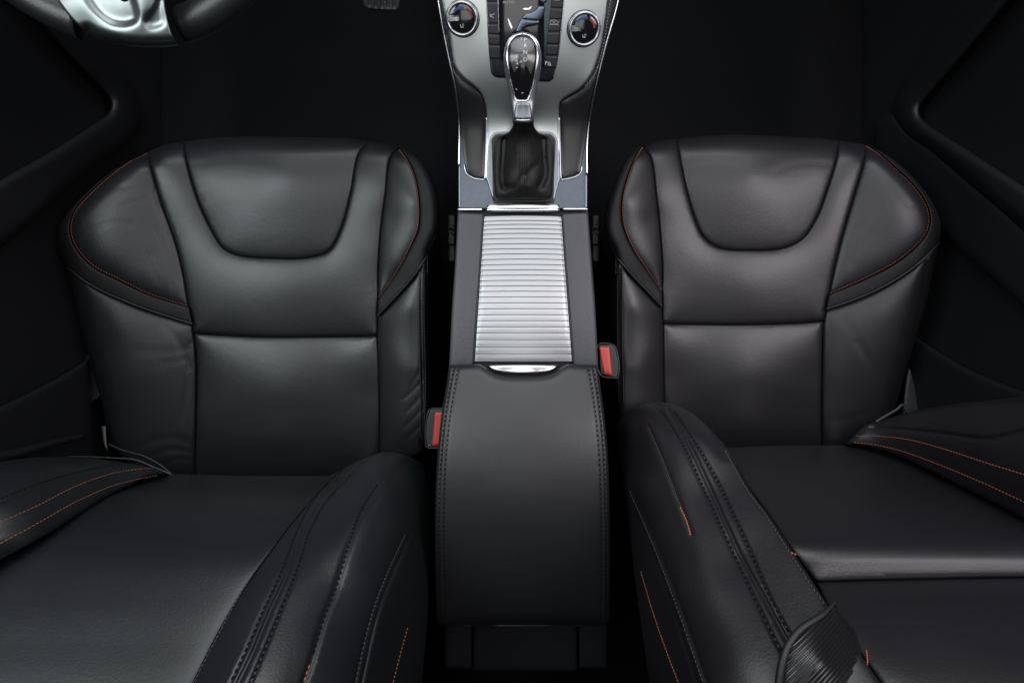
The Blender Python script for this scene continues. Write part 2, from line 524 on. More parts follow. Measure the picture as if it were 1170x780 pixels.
SEATS = []
def relax(rows, y0, span, k=.28, e=.75):
    return [(x, y, D * (1 + k * (max(0., min(1.3, (y - y0) / span)) ** e))) for x, y, D in rows]
def build_seat(S):
    L = S['mat']
    root = empty('car_seat', S['loc'], S['label'], 'car seat', 'front seats of the car')
    c = S['c']          # cushion lines
    base = cushion_base(*S['plane'], S['relief'])
    top = np.array(catmull(c['top'], 3)); so = np.array(catmull(c['side_out'], 3)); si = np.array(catmull(c['side_in'], 3))
    f = Field(base, [(np.vstack([top]), 24, .030), (so, 20, .026), (si, 10, .020)])
    # stitched seams shared by neighbouring panels
    A, B = c['A'], c['B']
    ins = c['insert']
    panels = {}
    def pan(name, poly, fld=f, mat=L, **k):
        p = Panel(name, poly, fld, mat, root, **k); return p
    tl, tr = ins[0], ins[-1]
    top_pts = c['top']
    def cut(line, a, b):
        """run of a surveyed line between two of its points"""
        i, j = line.index(a), line.index(b)
        return line[i:j + 1] if i <= j else line[j:i + 1][::-1]
    a0, b0 = A[0], B[0]
    aM, bM = c['hA'], c['hB']         # ends of the cross seam
    A1, A2 = cut(A, a0, aM), cut(A, aM, A[-1])
    B1, B2 = cut(B, b0, bM), cut(B, bM, B[-1])
    pi = pan('thigh_pad', chain(cut(top_pts, tl, tr), ins[::-1]), pd=.009, pw=28, er=3.2, ed=.0045, grooves=S['wr_i'])
    pu = pan('thigh_panel', chain(cut(top_pts, a0, tl), ins, cut(top_pts, tr, b0), B1, c['cross'][::-1], A1[::-1]),
             pd=.008, pw=24, er=3.6, ed=.0050, grooves=S.get('wr_u', ()))
    pr = pan('seat_panel', chain(c['cross'], B2, [B[-1], A[-1]], A2[::-1]), pd=.012, pw=32, er=4.2, ed=.0055)
    wings = {}
    for side, Sm, stitch, band, sil in (('out', A, c['st_out'], c['band_out'], c['side_out']),
                                        ('in', B, c['st_in'], c['band_in'], c['side_in'])):
        s0, sE = stitch[0], stitch[-1]
        bE = band[-1]; bS = band[0]
        seam_w = cut(Sm, Sm[0], sE)
        wing = pan('bolster_pad', chain(seam_w, stitch[::-1]), pd=.010, pw=22, er=3.5, ed=.0045,
                   grooves=S.get('wr_' + side, ()))
        if side == 'out':
            bandp = pan('bolster_band', chain(stitch, cut(Sm, sE, bE), band[::-1], cut(sil, sil[0], bS)[::-1]),
                        mat=M['nubuck'], pd=.001, pw=6, er=2.5, ed=.0025)
        else:
            bandp = pan('bolster_band', chain(stitch, cut(Sm, sE, bE), band[::-1], cut(sil, sil[0], bS)[::-1]),
                        mat=M['nubuck'], pd=.001, pw=6, er=2.5, ed=.0025)
        foot = cut(sil, bS, sil[-1])
        low = pan('side_bolster', chain(band, cut(Sm, bE, Sm[-1]), [Sm[-1]] + c['foot_' + side], foot[::-1]),
                  pd=.010, pw=24, er=3.5, ed=.005, grooves=S.get('wl_' + side, ()))
        wings[side] = (wing, bandp, low)
        # orange seam thread, just inside the pad
        sm = 1 if side == 'out' else 1
        pts = on(f, stitch, lift=-.0012)
        c0 = np.array(S['wingmid_' + side])
        st = np.array(catmull(stitch, 1.5)); dv = c0 - st; dv /= np.linalg.norm(dv, axis=1)[:, None]
        q = st + dv * 2.2
        stitches('seam_thread', [P(q[:, 0], q[:, 1], wing.D(q) - .0004)], M['thread_rust'], root, pitch=.0040, dash=.0031, r=.00062, jitter=.35)
        # piping cord under the band
        full = np.array(catmull(band, 1.5))
        silb = np.array(catmull(cut(sil, sil[0], bS), 1.5))
        q = full
        tube('piping', P(q[:, 0], q[:, 1], f(q) + .0022), .0016, M['leather_side'], root)
    for sl in S.get('side_seams', ()):
        q = np.array(catmull(sl, 1.5))
        lowp = wings['in'][2] if sl[0][0] in S['in_x'] else wings['out'][2]
        stitches('side_seam_thread', [P(q[:, 0], q[:, 1], lowp.D(q) - .0005)], M['thread_grey'], root, pitch=.0045, dash=.003, r=.0005)
    # cover below the cushion
    outline = chain(c['top'], c['side_in'], [c['side_in'][-1]] + c['foot_in'][::-1], [B[-1], A[-1]], c['foot_out'], c['side_out'][::-1])
    wall('seat_valance', outline, lambda q: f(q), 0.10, M['leather_side'], root, inset=.10)
    # ---------------- backrest
    b = S['b']
    for k in ('inner', 'outer', 'shell_range'): b[k] = relax(b[k], *S['recline'][k == 'outer'])
    fc = b['center']
    for nm, poly, kw in b['center_panels']:
        Panel(nm, poly, fc, L, root, **kw)
    fi = Field(TPS(b['inner'], reg=30), [(np.array(catmull(l, 3)), R, d) for l, R, d in b['inner_rolls']])
    ip = Panel('backrest_bolster', b['inner_poly'], fi, L, root, pd=.004, pw=14, er=4, ed=.005, step=3.0, skirt=.11,
               grooves=b['inner_grooves'])
    fo = Field(TPS(b['outer'], reg=30), [(np.array(catmull(l, 3)), R, d) for l, R, d in b['outer_rolls']])
    op = Panel('backrest_bolster', b['outer_poly'], fo, L, root, pd=.004, pw=14, er=4, ed=.005, step=3.0, skirt=.11,
               grooves=b['outer_grooves'])
    for mat, lines, which, kw in b['stitch']:
        pn = ip if which == 'i' else op
        ls = []
        for l in lines:
            q = np.array(catmull(l, 1.5)); ls.append(P(q[:, 0], q[:, 1], pn.D(q) - .0003))
        stitches('seam_thread', ls, M[mat], root, **kw)
    # rear shell that closes the backrest
    shell = b['shell']
    top = P(shell[:, 0], shell[:, 1], TPS(b['shell_range'])(shell) + .10)
    bot = top + np.array([0, -.07, -.05]); mid = bot.mean(0)
    bot = mid + (bot - mid) * .96
    n = len(shell)
    Fc = [(i, (i + 1) % n, (i + 1) % n + n, i + n) for i in range(n)] + [tuple(range(n, 2 * n))]
    link('backrest_shell', np.vstack([top, bot]), Fc, M['black'], root, False)
    SEATS.append(root)
    return root, f, ip, op, fc

# ---- the seat behind the steering wheel
LT = [(169, 173), (188, 166), (210, 162), (240, 158), (280, 156), (354, 157), (395, 158), (421, 161), (440, 164), (456, 169)]
LA = [(169, 173), (173, 191), (185, 232), (202, 281), (211, 320), (216, 351), (220, 370), (221, 380), (224, 412), (224, 470), (222, 556)]
LB = [(456, 169), (446, 181), (440, 224), (434, 273), (432, 314), (432, 342), (431, 361), (431, 383), (433, 420), (434, 470), (433, 540)]
left = dict(
    mat=M['leather'], loc=(-.36, .10, 0), label='black leather front seat beside the steering wheel, with orange bolster stitching',
    plane=(.915, .973, 160, 540),
    relief=[(210, 165, -8), (325, 160, -6), (421, 165, -8), (235, 200, 0), (325, 200, 6), (410, 200, 0), (240, 250, 0), (325, 250, 3), (400, 250, 0),
            (230, 320, 2), (325, 320, 2), (425, 320, 2), (235, 380, 0), (325, 380, 0), (425, 380, 0), (235, 450, -2), (325, 450, 2), (425, 450, -2),
            (235, 500, -8), (325, 500, -7), (425, 500, -8), (235, 540, -26), (325, 540, -26), (425, 540, -26),
            (180, 180, 6), (140, 205, 20), (105, 235, 32), (85, 262, 36), (130, 260, 28), (170, 250, 12), (100, 300, 36), (150, 320, 24), (195, 335, 8),
            (180, 290, 10), (95, 340, 30), (140, 380, 24), (190, 380, 8), (115, 430, 24), (160, 430, 18), (205, 430, 4), (130, 490, 14), (170, 500, 4), (200, 530, -8),
            (462, 190, 8), (478, 230, 28), (462, 240, 18), (446, 250, 8), (495, 240, 26), (490, 270, 28), (465, 300, 20), (444, 320, 6), (470, 350, 24), (488, 350, 20),
            (450, 400, 14), (475, 420, 24), (490, 420, 18), (450, 470, 10), (475, 480, 18), (450, 520, -4)],
    c=dict(top=LT,
           side_out=[(169, 173), (132, 193), (95, 224), (74, 247), (67, 260), (66, 275), (76, 305), (84, 335), (91, 367), (105, 420), (118, 470), (124, 510)],
           side_in=[(456, 169), (473, 176), (485, 187), (496, 210), (501, 232), (500, 261), (489, 290), (489, 330), (489, 396), (490, 470), (486, 512)],
           A=LA, B=LB, hA=(221, 380), hB=(431, 383),
           cross=[(221, 380), (296, 384), (362, 384), (431, 383)],
           insert=[(210, 162), (214, 187), (226, 228), (241, 261), (255, 283), (271, 291), (312, 295), (353, 294), (376, 286), (390, 261), (401, 220), (409, 179), (421, 161)],
           st_out=[(169, 173), (150, 182), (132, 194), (105, 217), (85, 240), (79, 258), (83, 278), (103, 303), (136, 321), (173, 338), (216, 351)],
           band_out=[(76, 305), (103, 325), (153, 348), (185, 359), (220, 370)],
           st_in=[(456, 169), (466, 182), (474, 199), (480, 232), (479, 261), (468, 286), (452, 314), (432, 342)],
           band_in=[(489, 290), (475, 312), (460, 330), (431, 361)],
           foot_out=[(192, 548), (153, 530), (124, 510)], foot_in=[(460, 530), (486, 512)]),
    recline=((560, 370, .26, .58), (560, 370, 0, 1.0)), wingmid_out=(150, 270), wingmid_in=(452, 255),
    wr_out=[([(176, 215), (190, 262), (205, 320)], 3.5, .0010), ([(178, 262), (192, 300), (200, 340)], 3.0, .0010), ([(120, 215), (150, 212), (168, 205)], 3, .0006),
            ([(140, 235), (165, 228)], 3, .0006), ([(100, 262), (130, 254), (150, 256)], 3, .0005), ([(170, 290), (180, 320)], 3, .0008)],
    wr_in=[], wr_i=[([(217, 188), (260, 181), (330, 183), (400, 180)], 4, .0004), ([(236, 225), (262, 214), (290, 216)], 5, .0003)],
    wl_out=[([(216, 392), (214, 440), (207, 480)], 3, .0012), ([(190, 372), (204, 390), (216, 420)], 4.5, .0009), ([(150, 512), (170, 505), (200, 500), (220, 508)], 4, .0009),
            ([(165, 525), (190, 514), (220, 516)], 3, .0011), ([(180, 534), (205, 524), (221, 526)], 3, .0009), ([(185, 415), (212, 410)], 4, .0004),
            ([(160, 400), (190, 402), (215, 398)], 5, .0004)],
    wl_in=[([(481, 304), (481, 363), (483, 470), (481, 505)], 1.3, .0022), ([(465, 470), (482, 452)], 2.2, .0010), ([(462, 455), (482, 436)], 2.2, .0010),
           ([(464, 486), (482, 468)], 2.2, .0011), ([(466, 500), (482, 484)], 2.2, .0011), ([(470, 440), (482, 420)], 2, .0007)],
    side_seams=[[(478, 310), (478.5, 363), (480, 430), (480, 500)], [(484.5, 302), (484.5, 363), (486, 430), (485, 500)]],
    in_x=(478, 484.5),
)
seamIL = [(424, 520), (398, 532), (374, 552), (350, 579), (330, 603), (311, 629), (294, 652), (279, 674), (248, 728), (222, 780), (180, 860), (140, 930)]
seamOL = [(192, 541), (170, 544), (153, 552), (130, 563), (109, 575), (61, 606), (0, 640), (-80, 684), (-160, 730)]
left['b'] = dict(
    center=Profile([(500, .99), (541, .92), (570, .80), (600, .735), (640, .685), (690, .645), (740, .614), (780, .592), (850, .560), (940, .532)], 150, .00004),
    center_panels=[('backrest_panel', chain([(192, 541), (290, 543), (376, 543)], [(376, 543), (424, 520)], seamIL, [(140, 930), (-160, 930)], [(-160, 930), (-160, 730)], seamOL[::-1]),
                    dict(pd=.004, pw=14, er=3, ed=.004, step=4.0, skirt=.04))],
    inner=[(376, 550, .86), (352, 580, .73), (340, 597, .68), (314, 621, .62), (279, 673, .54), (248, 728, .495), (222, 780, .462), (180, 860, .42), (140, 930, .395),
           (392, 534, .84), (362, 566, .715), (344, 601, .635), (323, 649, .56), (301, 697, .51), (281, 745, .468), (264, 780, .443), (228, 860, .40), (190, 930, .375),
           (431, 545, .75), (410, 588, .655), (397, 627, .60), (384, 671, .558), (370, 706, .52), (355, 758, .475), (347, 780, .460), (322, 860, .415), (300, 930, .385),
           (469, 610, .70), (445, 658, .61), (429, 701, .56), (410, 780, .495), (395, 860, .45), (380, 930, .42),
           (484, 560, .83), (491, 610, .78), (489, 700, .68), (482, 780, .61), (476, 860, .55), (470, 930, .52),
           (405, 525, .85), (436, 518, .83), (462, 521, .84), (484, 530, .87)],
    inner_poly=chain(seamIL, [(140, 930), (470, 930)], [(470, 930), (476, 860), (482, 780), (489, 700), (491, 610), (490, 565), (484, 530)], [(484, 530), (462, 519), (440, 516), (424, 520)]),
    inner_rolls=[([(484, 528), (462, 519), (440, 516), (424, 520), (400, 530), (376, 550)], 18, .03), ([(484, 530), (490, 565), (491, 610), (489, 700), (482, 780), (470, 930)], 22, .03)],
    inner_grooves=[([(386, 548), (368, 566), (349, 598), (331, 649), (309, 697), (289, 745), (272, 780), (232, 870)], 2.2, .0042),
                   ([(377, 551), (362, 566), (342, 600), (323, 649), (301, 697), (280, 745), (263, 780), (224, 860)], 1.8, .0018),
                   ([(405, 538), (375, 570), (356, 601), (340, 649), (321, 697), (301, 745), (286, 780), (250, 860)], 1.9, .0024),
                   ([(431, 553), (410, 588), (397, 627), (384, 671), (370, 706), (355, 758), (347, 780), (322, 860)], 3.2, .0034),
                   ([(469, 610), (447, 658), (431, 701), (413, 780), (398, 860)], 1.8, .0034),
                   ([(463, 610), (441, 658), (425, 701), (406, 780), (390, 860)], 1.6, .0020)],
    outer=[(192, 541, .905), (153, 552, .855), (109, 575, .78), (61, 606, .715), (0, 640, .675), (-80, 684, .64), (-160, 730, .61),
           (174, 543, .88), (131, 552, .83), (87, 572, .755), (44, 596, .70), (0, 620, .665), (-80, 662, .625),
           (161, 535, .87), (131, 540, .84), (87, 555, .77), (44, 577, .715), (0, 597, .675), (-80, 640, .63),
           (148, 529, .87), (100, 536, .80), (44, 553, .73), (0, 571, .69), (-80, 610, .64),
           (83, 523, .82), (40, 526, .77), (0, 534, .73), (-80, 560, .67), (-160, 590, .63), (-160, 650, .61)],
    outer_poly=chain(seamOL, [(-160, 730), (-160, 575)], [(-160, 575), (-80, 545), (0, 527), (50, 522), (100, 523), (148, 529), (175, 535), (192, 541)]),
    outer_rolls=[([(-160, 575), (-80, 545), (0, 527), (50, 522), (100, 523), (148, 529)], 14, .02)],
    outer_grooves=[([(178, 536), (148, 533), (98, 540), (44, 556), (0, 573), (-60, 600)], 2.0, .0022)],
    stitch=[('thread', [[(392, 534), (362, 566), (342, 600), (323, 649), (301, 697), (280, 745), (263, 780), (224, 860)], [(405, 538), (375, 570), (356, 601), (340, 649), (321, 697), (301, 745), (286, 780), (250, 860)]], 'i',
             dict(pitch=.0060, dash=.0040, r=.0012)),
            ('thread', [[(431, 553), (410, 588), (397, 627), (384, 671), (370, 706), (357, 748)]], 'i', dict(pitch=.0060, dash=.0042, r=.0013)),
            ('thread_grey', [[(463, 610), (441, 658), (425, 701), (406, 780), (390, 860)]], 'i', dict(pitch=.0048, dash=.0036, r=.00055)),
            ('thread_orange', [[(354, 758), (350, 770), (346, 783), (341, 800)]], 'i', dict(pitch=.0046, dash=.0040, r=.0010)),
            ('thread_rust', [[(466, 716), (458, 745), (449, 780)]], 'i', dict(pitch=.0046, dash=.0036, r=.0006)),
            ('thread_grey', [[(307, 629), (279, 671), (248, 727), (221, 780)]], 'i', dict(pitch=.0042, dash=.004, r=.0004)),
            ('thread', [[(148, 528), (100, 536), (44, 552), (0, 569)]], 'o', dict(pitch=.0048, dash=.0034, r=.0006)),
            ('thread_rust', [[(176, 535), (161, 535.5), (131, 540), (87, 555), (44, 577), (0, 597), (-60, 628)], [(180, 543), (174, 544), (131, 554), (87, 573), (44, 597), (0, 621), (-60, 654)]], 'o',
             dict(pitch=.0046, dash=.0035, r=.00058))],
    shell=chain([(100, 545), (300, 560), (430, 545)], [(430, 545), (470, 620), (465, 780), (455, 910)], [(455, 910), (-140, 910)], [(-140, 910), (-140, 600), (0, 560), (100, 545)]),
    shell_range=[(100, 545, .80), (300, 560, .90), (430, 545, .85), (470, 620, .78), (465, 780, .62), (455, 910, .54), (100, 800, .53), (100, 910, .46), (-140, 910, .44), (-140, 600, .57), (0, 560, .66)],
)
build_seat(left)

# ---- the seat on the other side of the console
RT = [(990, 165), (958, 161), (935, 158), (916, 157), (846, 154), (810, 155), (772, 159), (752, 161), (734, 166)]
RA = [(990, 165), (986, 187), (974, 228), (961, 273), (951, 314), (947, 337), (944, 353), (941, 366), (940, 400), (939, 470), (940, 530)]
RB = [(734, 166), (744, 183), (750, 224), (755, 273), (757, 310), (756.5, 335), (757, 351), (757.5, 369), (758, 420), (759, 470), (761, 530)]
right = dict(
    mat=M['leather_warm'], loc=(.36, .12, 0), label='black leather front seat with a ribbed cover on its backrest, away from the wheel',
    plane=(.915, .965, 160, 510),
    relief=[(772, 165, -8), (860, 160, -6), (955, 165, -8), (785, 200, 0), (860, 200, 6), (945, 200, 0), (800, 250, 0), (860, 250, 3), (930, 250, 0),
            (765, 320, 2), (850, 320, 2), (945, 320, 2), (765, 366, 0), (850, 366, 0), (935, 366, 0), (765, 430, -2), (850, 430, 2), (935, 430, -2),
            (765, 475, -8), (850, 475, -7), (935, 475, -8), (765, 510, -24), (850, 510, -24), (935, 510, -24),
            (1000, 185, 8), (1020, 200, 20), (1045, 225, 32), (1060, 250, 36), (1020, 240, 26), (985, 230, 10), (1050, 285, 36), (1010, 300, 24), (965, 315, 8),
            (1000, 270, 18), (1050, 330, 30), (1005, 360, 22), (955, 370, 6), (1035, 410, 22), (990, 410, 16), (950, 430, 4), (1020, 460, 12), (980, 480, 2), (950, 505, -8),
            (728, 190, 8), (712, 230, 28), (730, 240, 18), (744, 250, 8), (698, 240, 26), (700, 270, 28), (725, 300, 20), (748, 320, 6), (722, 350, 24), (706, 350, 20),
            (742, 400, 14), (718, 420, 24), (706, 420, 18), (742, 470, 10), (720, 480, 18), (745, 520, -4)],
    c=dict(top=RT,
           side_out=[(990, 165), (1019, 181), (1047, 207), (1068, 236), (1075, 258), (1073, 278), (1068, 300), (1062, 330), (1056, 355), (1046, 388), (1038, 414), (1022, 468)],
           side_in=[(734, 166), (723, 173), (715, 181), (701, 212), (692, 244), (693, 269), (703, 292), (703, 330), (703, 396), (706, 470), (708, 512)],
           A=RA, B=RB, hA=(941, 366), hB=(757.5, 369),
           cross=[(941, 366), (916, 368), (846, 370), (757.5, 369)],
           insert=[(958, 161), (955, 183), (945, 216), (933, 248), (917, 272), (896, 283), (859, 286), (822, 283), (805, 272), (795, 253), (785, 220), (777, 183), (772, 159)],
           st_out=[(990, 165), (1004, 174), (1019, 187), (1047, 214), (1062, 240), (1062, 261), (1051, 278), (1027, 299), (994, 317), (947, 337)],
           band_out=[(1073, 278), (1047, 303), (1010, 327), (974, 343), (944, 353)],
           st_in=[(734, 166), (726, 179), (719, 195), (710, 228), (711, 257), (723, 286), (740, 311), (756.5, 335)],
           band_in=[(703, 292), (723, 315), (740, 333), (757, 351)],
           foot_out=[(965, 512), (995, 492), (1022, 468)], foot_in=[(735, 530), (708, 512)]),
    recline=((500, 430, .21, .46), (500, 430, 0, 1.0)), wingmid_out=(990, 265), wingmid_in=(742, 250),
    wr_out=[([(1005, 230), (985, 262), (972, 300)], 4, .0008), ([(1020, 215), (1040, 235)], 4, .0005)],
    wr_in=[], wr_i=[([(780, 189), (815, 182), (850, 186)], 4, .0004), ([(885, 196), (915, 187), (950, 188)], 4, .0004)],
    wl_out=[([(1060, 292), (1052, 347), (1040, 400)], 1.6, .0016), ([(960, 360), (975, 380), (990, 410)], 5, .0005), ([(980, 392), (1000, 420)], 5, .0004), ([(950, 480), (970, 478), (990, 470)], 4, .0007)],
    wl_in=[([(709, 300), (708, 363), (710, 460)], 1.3, .0022)],
    side_seams=[[(705.5, 300), (705.5, 363), (707, 460)], [(711.5, 304), (711, 363), (712.5, 460)]],
    in_x=(705.5, 711.5),
)
seamIR = [(766, 461), (778, 465), (791, 472), (813, 492), (830, 512), (856, 558), (878, 588), (906, 630), (930, 667), (946, 692), (985, 750), (1040, 830), (1100, 930)]
seamOR = [(965, 508), (978, 508), (1000, 512), (1030, 522), (1078, 545), (1131, 572), (1170, 592), (1240, 628), (1330, 675)]
crossR = [(932, 664), (1000, 662), (1052, 661), (1170, 659), (1302, 660)]
cR = dict(pd=.005, pw=12, er=3.5, ed=.005, step=4.0, skirt=.04)
right['b'] = dict(
    center=Profile([(480, .99), (505, .95), (540, .845), (570, .765), (600, .706), (620, .675), (635, .662), (650, .6565), (663, .650), (690, .616), (730, .577), (780, .540), (850, .505), (940, .472)], 900, .00005),
    center_panels=[('lumbar_panel', chain([(800, 512), (880, 509), (965, 508)], seamOR[:-1] + [(1300, 660)], crossR[::-1], [(932, 664), (906, 630), (878, 588), (856, 558), (830, 520), (800, 512)]), dict(cR, skirt=.02)),
                   ('backrest_panel', chain(crossR, [(1300, 660), (1330, 675)], [(1330, 675), (1330, 930)], [(1330, 930), (1100, 930)], [(1100, 930), (1040, 830), (985, 750), (946, 692), (932, 664)]), dict(cR, lift=-.004))],
    inner=[(766, 461, .80), (791, 472, .765), (813, 492, .72), (830, 512, .68), (856, 558, .605), (878, 588, .565), (906, 630, .518), (930, 667, .484), (946, 692, .463), (985, 750, .422), (1040, 830, .39), (1100, 930, .36),
           (754, 466, .80), (786, 505, .70), (813, 562, .62), (847, 636, .535), (874, 684, .486), (900, 732, .448), (932, 790, .41), (980, 870, .375), (1010, 930, .355),
           (741, 488, .76), (754, 518, .69), (778, 579, .60), (790, 610, .565), (808, 660, .515), (840, 740, .45), (870, 810, .41), (920, 930, .365),
           (721, 555, .69), (747, 614, .605), (773, 680, .52), (808, 780, .445), (840, 860, .405), (866, 930, .38),
           (704, 500, .86), (708, 527, .83), (718, 600, .75), (728, 680, .66), (742, 780, .575), (752, 860, .52), (760, 930, .49),
           (717, 472, .83), (738, 462, .82)],
    inner_poly=chain(seamIR, [(1100, 930), (760, 930)], [(760, 930), (752, 860), (742, 780), (728, 680), (718, 600), (710, 540), (705, 500)], [(705, 500), (706, 484), (717, 470), (738, 461), (752, 459), (766, 461)]),
    inner_rolls=[([(705, 500), (706, 484), (717, 470), (738, 461), (752, 459), (766, 461), (791, 472), (813, 492), (830, 512)], 17, .03),
                 ([(705, 500), (710, 540), (718, 600), (728, 680), (742, 780), (760, 930)], 22, .03)],
    inner_grooves=[([(762, 466), (786, 505), (813, 562), (847, 636), (874, 684), (900, 732), (936, 800)], 2.3, .0044),
                   ([(755, 468), (776, 500), (804, 557), (834, 623), (861, 680), (893, 745), (925, 800)], 2.0, .0022),
                   ([(770, 470), (799, 512), (826, 562), (856, 627), (880, 682), (902, 723), (940, 790)], 1.9, .0022),
                   ([(741, 488), (754, 518), (778, 579), (790, 610)], 2.2, .0022),
                   ([(721, 555), (747, 614), (773, 680), (808, 780), (840, 860)], 1.9, .0034),
                   ([(716, 565), (741, 620), (767, 690), (800, 790)], 1.6, .0020)],
    outer=[(965, 508, .93), (1000, 512, .91), (1030, 522, .88), (1078, 545, .81), (1131, 572, .745), (1170, 592, .70), (1240, 628, .64), (1330, 675, .60),
           (983, 505, .92), (1030, 514, .87), (1074, 531, .81), (1122, 551, .745), (1170, 573, .695), (1240, 605, .635),
           (983, 497, .92), (1035, 501, .86), (1078, 512, .80), (1122, 527, .745), (1170, 542, .69), (1240, 568, .63),
           (987, 486, .92), (1030, 490, .87), (1122, 501, .75), (1170, 500, .70), (1240, 500, .64),
           (1022, 473, .90), (1060, 467, .85), (1096, 461, .80), (1170, 452, .72), (1240, 446, .65), (1330, 445, .59), (1330, 560, .57)],
    outer_poly=chain(seamOR, [(1330, 675), (1330, 445)], [(1330, 445), (1240, 447), (1170, 453), (1096, 461), (1060, 466), (1022, 475), (1000, 482), (987, 487), (975, 498), (965, 508)]),
    outer_rolls=[([(1330, 445), (1240, 447), (1170, 453), (1096, 461), (1060, 466), (1022, 475), (1000, 482)], 12, .016)],
    outer_grooves=[([(985, 488), (1030, 490.5), (1075, 495), (1122, 501), (1146, 498), (1170, 492), (1240, 484)], 1.8, .0030)],
    stitch=[('thread', [[(755, 468), (776, 500), (804, 557), (834, 623), (861, 680), (893, 745)], [(770, 470), (799, 512), (826, 562), (856, 627), (880, 682), (902, 723)]], 'i',
             dict(pitch=.0060, dash=.0040, r=.0012)),
            ('thread_grey', [[(741, 488), (754, 518), (778, 579)], [(828, 514), (854, 560), (876, 590), (901, 629), (926, 667), (942, 690)]], 'i', dict(pitch=.0044, dash=.0036, r=.00045)),
            ('thread_orange', [[(777, 579), (784, 594), (789, 611)], [(903, 631), (906, 632), (910, 633)]], 'i', dict(pitch=.0034, dash=.0032, r=.0009, jitter=.3)),
            ('thread_grey', [[(719, 560), (744, 617), (770, 684), (805, 784)]], 'i', dict(pitch=.0046, dash=.0036, r=.00045)),
            ('thread_rust', [[(732, 652), (747, 702), (762, 745), (776, 782)]], 'i', dict(pitch=.0040, dash=.0034, r=.0006)),
            ('thread_orange', [[(978, 498), (1000, 498), (1035, 501.5), (1078, 512.5), (1122, 527), (1170, 542), (1230, 562)], [(975, 505), (1000, 508), (1030, 515), (1074, 531), (1122, 551), (1170, 573), (1230, 600)]], 'o',
             dict(pitch=.0044, dash=.0034, r=.00058))],
    shell=chain([(740, 520), (850, 560), (960, 540), (1040, 520), (1180, 480)], [(1180, 480), (1310, 480)], [(1310, 480), (1310, 915)], [(1310, 915), (790, 915)], [(790, 915), (770, 780), (735, 600), (740, 520)]),
    shell_range=[(740, 520, .85), (850, 560, .95), (960, 540, .95), (1180, 480, .75), (1310, 480, .62), (1310, 915, .43), (1050, 800, .50), (790, 915, .50), (770, 780, .60), (735, 600, .80)],
)
rroot, rf, rip, rop, rfc = build_seat(right)

# ribbed cover set in the backrest of that seat
def ribbed_cover():
    fld = TPS(relax([(952, 686, .462), (913, 723, .436), (898, 741, .428), (889, 780, .418), (880, 860, .40), (978, 723, .450), (985, 750, .440), (976, 790, .425), (940, 760, .415), (930, 860, .385), (960, 860, .395), (1000, 820, .42)], 500, 430, .21, .46))
    rim = [(955, 687), (950, 692), (939, 702), (913, 720), (900, 738), (893, 760), (890, 780), (886, 830), (884, 860)]
    outer = [(955, 687), (966, 704), (979, 725), (984, 745), (980, 780), (970, 830), (960, 860)]
    poly = chain(rim, [(884, 860), (960, 860)], outer[::-1])
    p = Panel('ribbed_cover', poly, fld, M['satinblack'], rroot, er=4, ed=.003, pd=.002, pw=6, step=3.0, lift=.014, skirt=.03)
    q = np.array(catmull(rim, 2)); D = fld(q) - .014
    tube('cover_rim', P(q[:, 0], q[:, 1], D), np.concatenate([np.linspace(.0006, .0028, 12), np.linspace(.0028, .0034, len(q) - 12)]), M['leather_side'], p.obj, n=12)
    V, Fc = [], []
    for k in range(24):
        # ribs run up to the right across the cover
        x0, y0 = 886 , 694 + k * 7.0
        line = np.array([(x0 + t, y0 + 40 - t * .80 - 0.0030 * t * t) for t in np.linspace(0, 110, 70)])
        ok = inside(line, poly) & (seg_dist(line, poly, True) > 3.4)
        line = line[ok]
        if len(line) < 4: continue
        v, f2 = tube_mesh(P(line[:, 0], line[:, 1], p.D(line) + .0002), .0011, 6)
        o = len(V); V += list(v); Fc += [tuple(i + o for i in t) for t in f2]
    link('rib_insert', V, Fc, M['satinblack'], p.obj)
    st = [(990, 742), (991, 758), (988, 775), (984, 795)]
    q = np.array(catmull(st, 1.5)); stitches('seam_thread', [P(q[:, 0], q[:, 1], rfc(q) + .001)], M['thread_orange'], rroot, pitch=.0024, dash=.0022, r=.0008)
ribbed_cover()

# ================================================================== centre console
con = empty('centre_console', (0.0, 0.25, 0), 'long centre console with grey side strips running between the two front seats', 'console')
conb = TPS([(500, -150, .690), (700, -150, .690), (500, 0, .748), (708, 0, .748), (600, 0, .746), (512, 70, .782), (688, 70, .782), (520, 110, .803), (680, 110, .803), (600, 110, .802),
            (523, 135, .820), (672, 135, .820), (600, 135, .820), (523, 170, .833), (672, 170, .833), (600, 170, .833), (523, 240, .844), (672, 240, .844), (600, 240, .844),
            (516, 330, .842), (680, 330, .842), (600, 330, .834), (512, 420, .842), (684, 420, .842), (600, 420, .836),
            (506, 520, .87), (690, 520, .87), (504, 720, .89), (694, 720, .89)], reg=1.0)
outL = [(474, -150), (487, -75), (499, 0), (509, 55), (520, 106), (523.5, 144), (523, 190), (523, 240)]
outR = [(728, -150), (720, -75), (708, 0), (692, 58), (676, 128), (672, 167), (672, 200), (672, 240)]
# the moulded body that everything sits on
body_poly = chain(outL, [(523, 240), (518, 330), (513, 420), (508, 540), (508, 700)], [(508, 700), (692, 700)], [(692, 700), (690, 540), (684, 420), (679, 330), (672, 240)], outR[::-1], [(728, -150), (474, -150)])
pl = Panel('console_body', body_poly, conb, M['black'], con, er=3, ed=.003, pd=0, step=8, skirt=.01, lift=-.010)
wall('console_side', body_poly, lambda q: conb(q), 0.05, M['plastic'], con, inset=0.02)
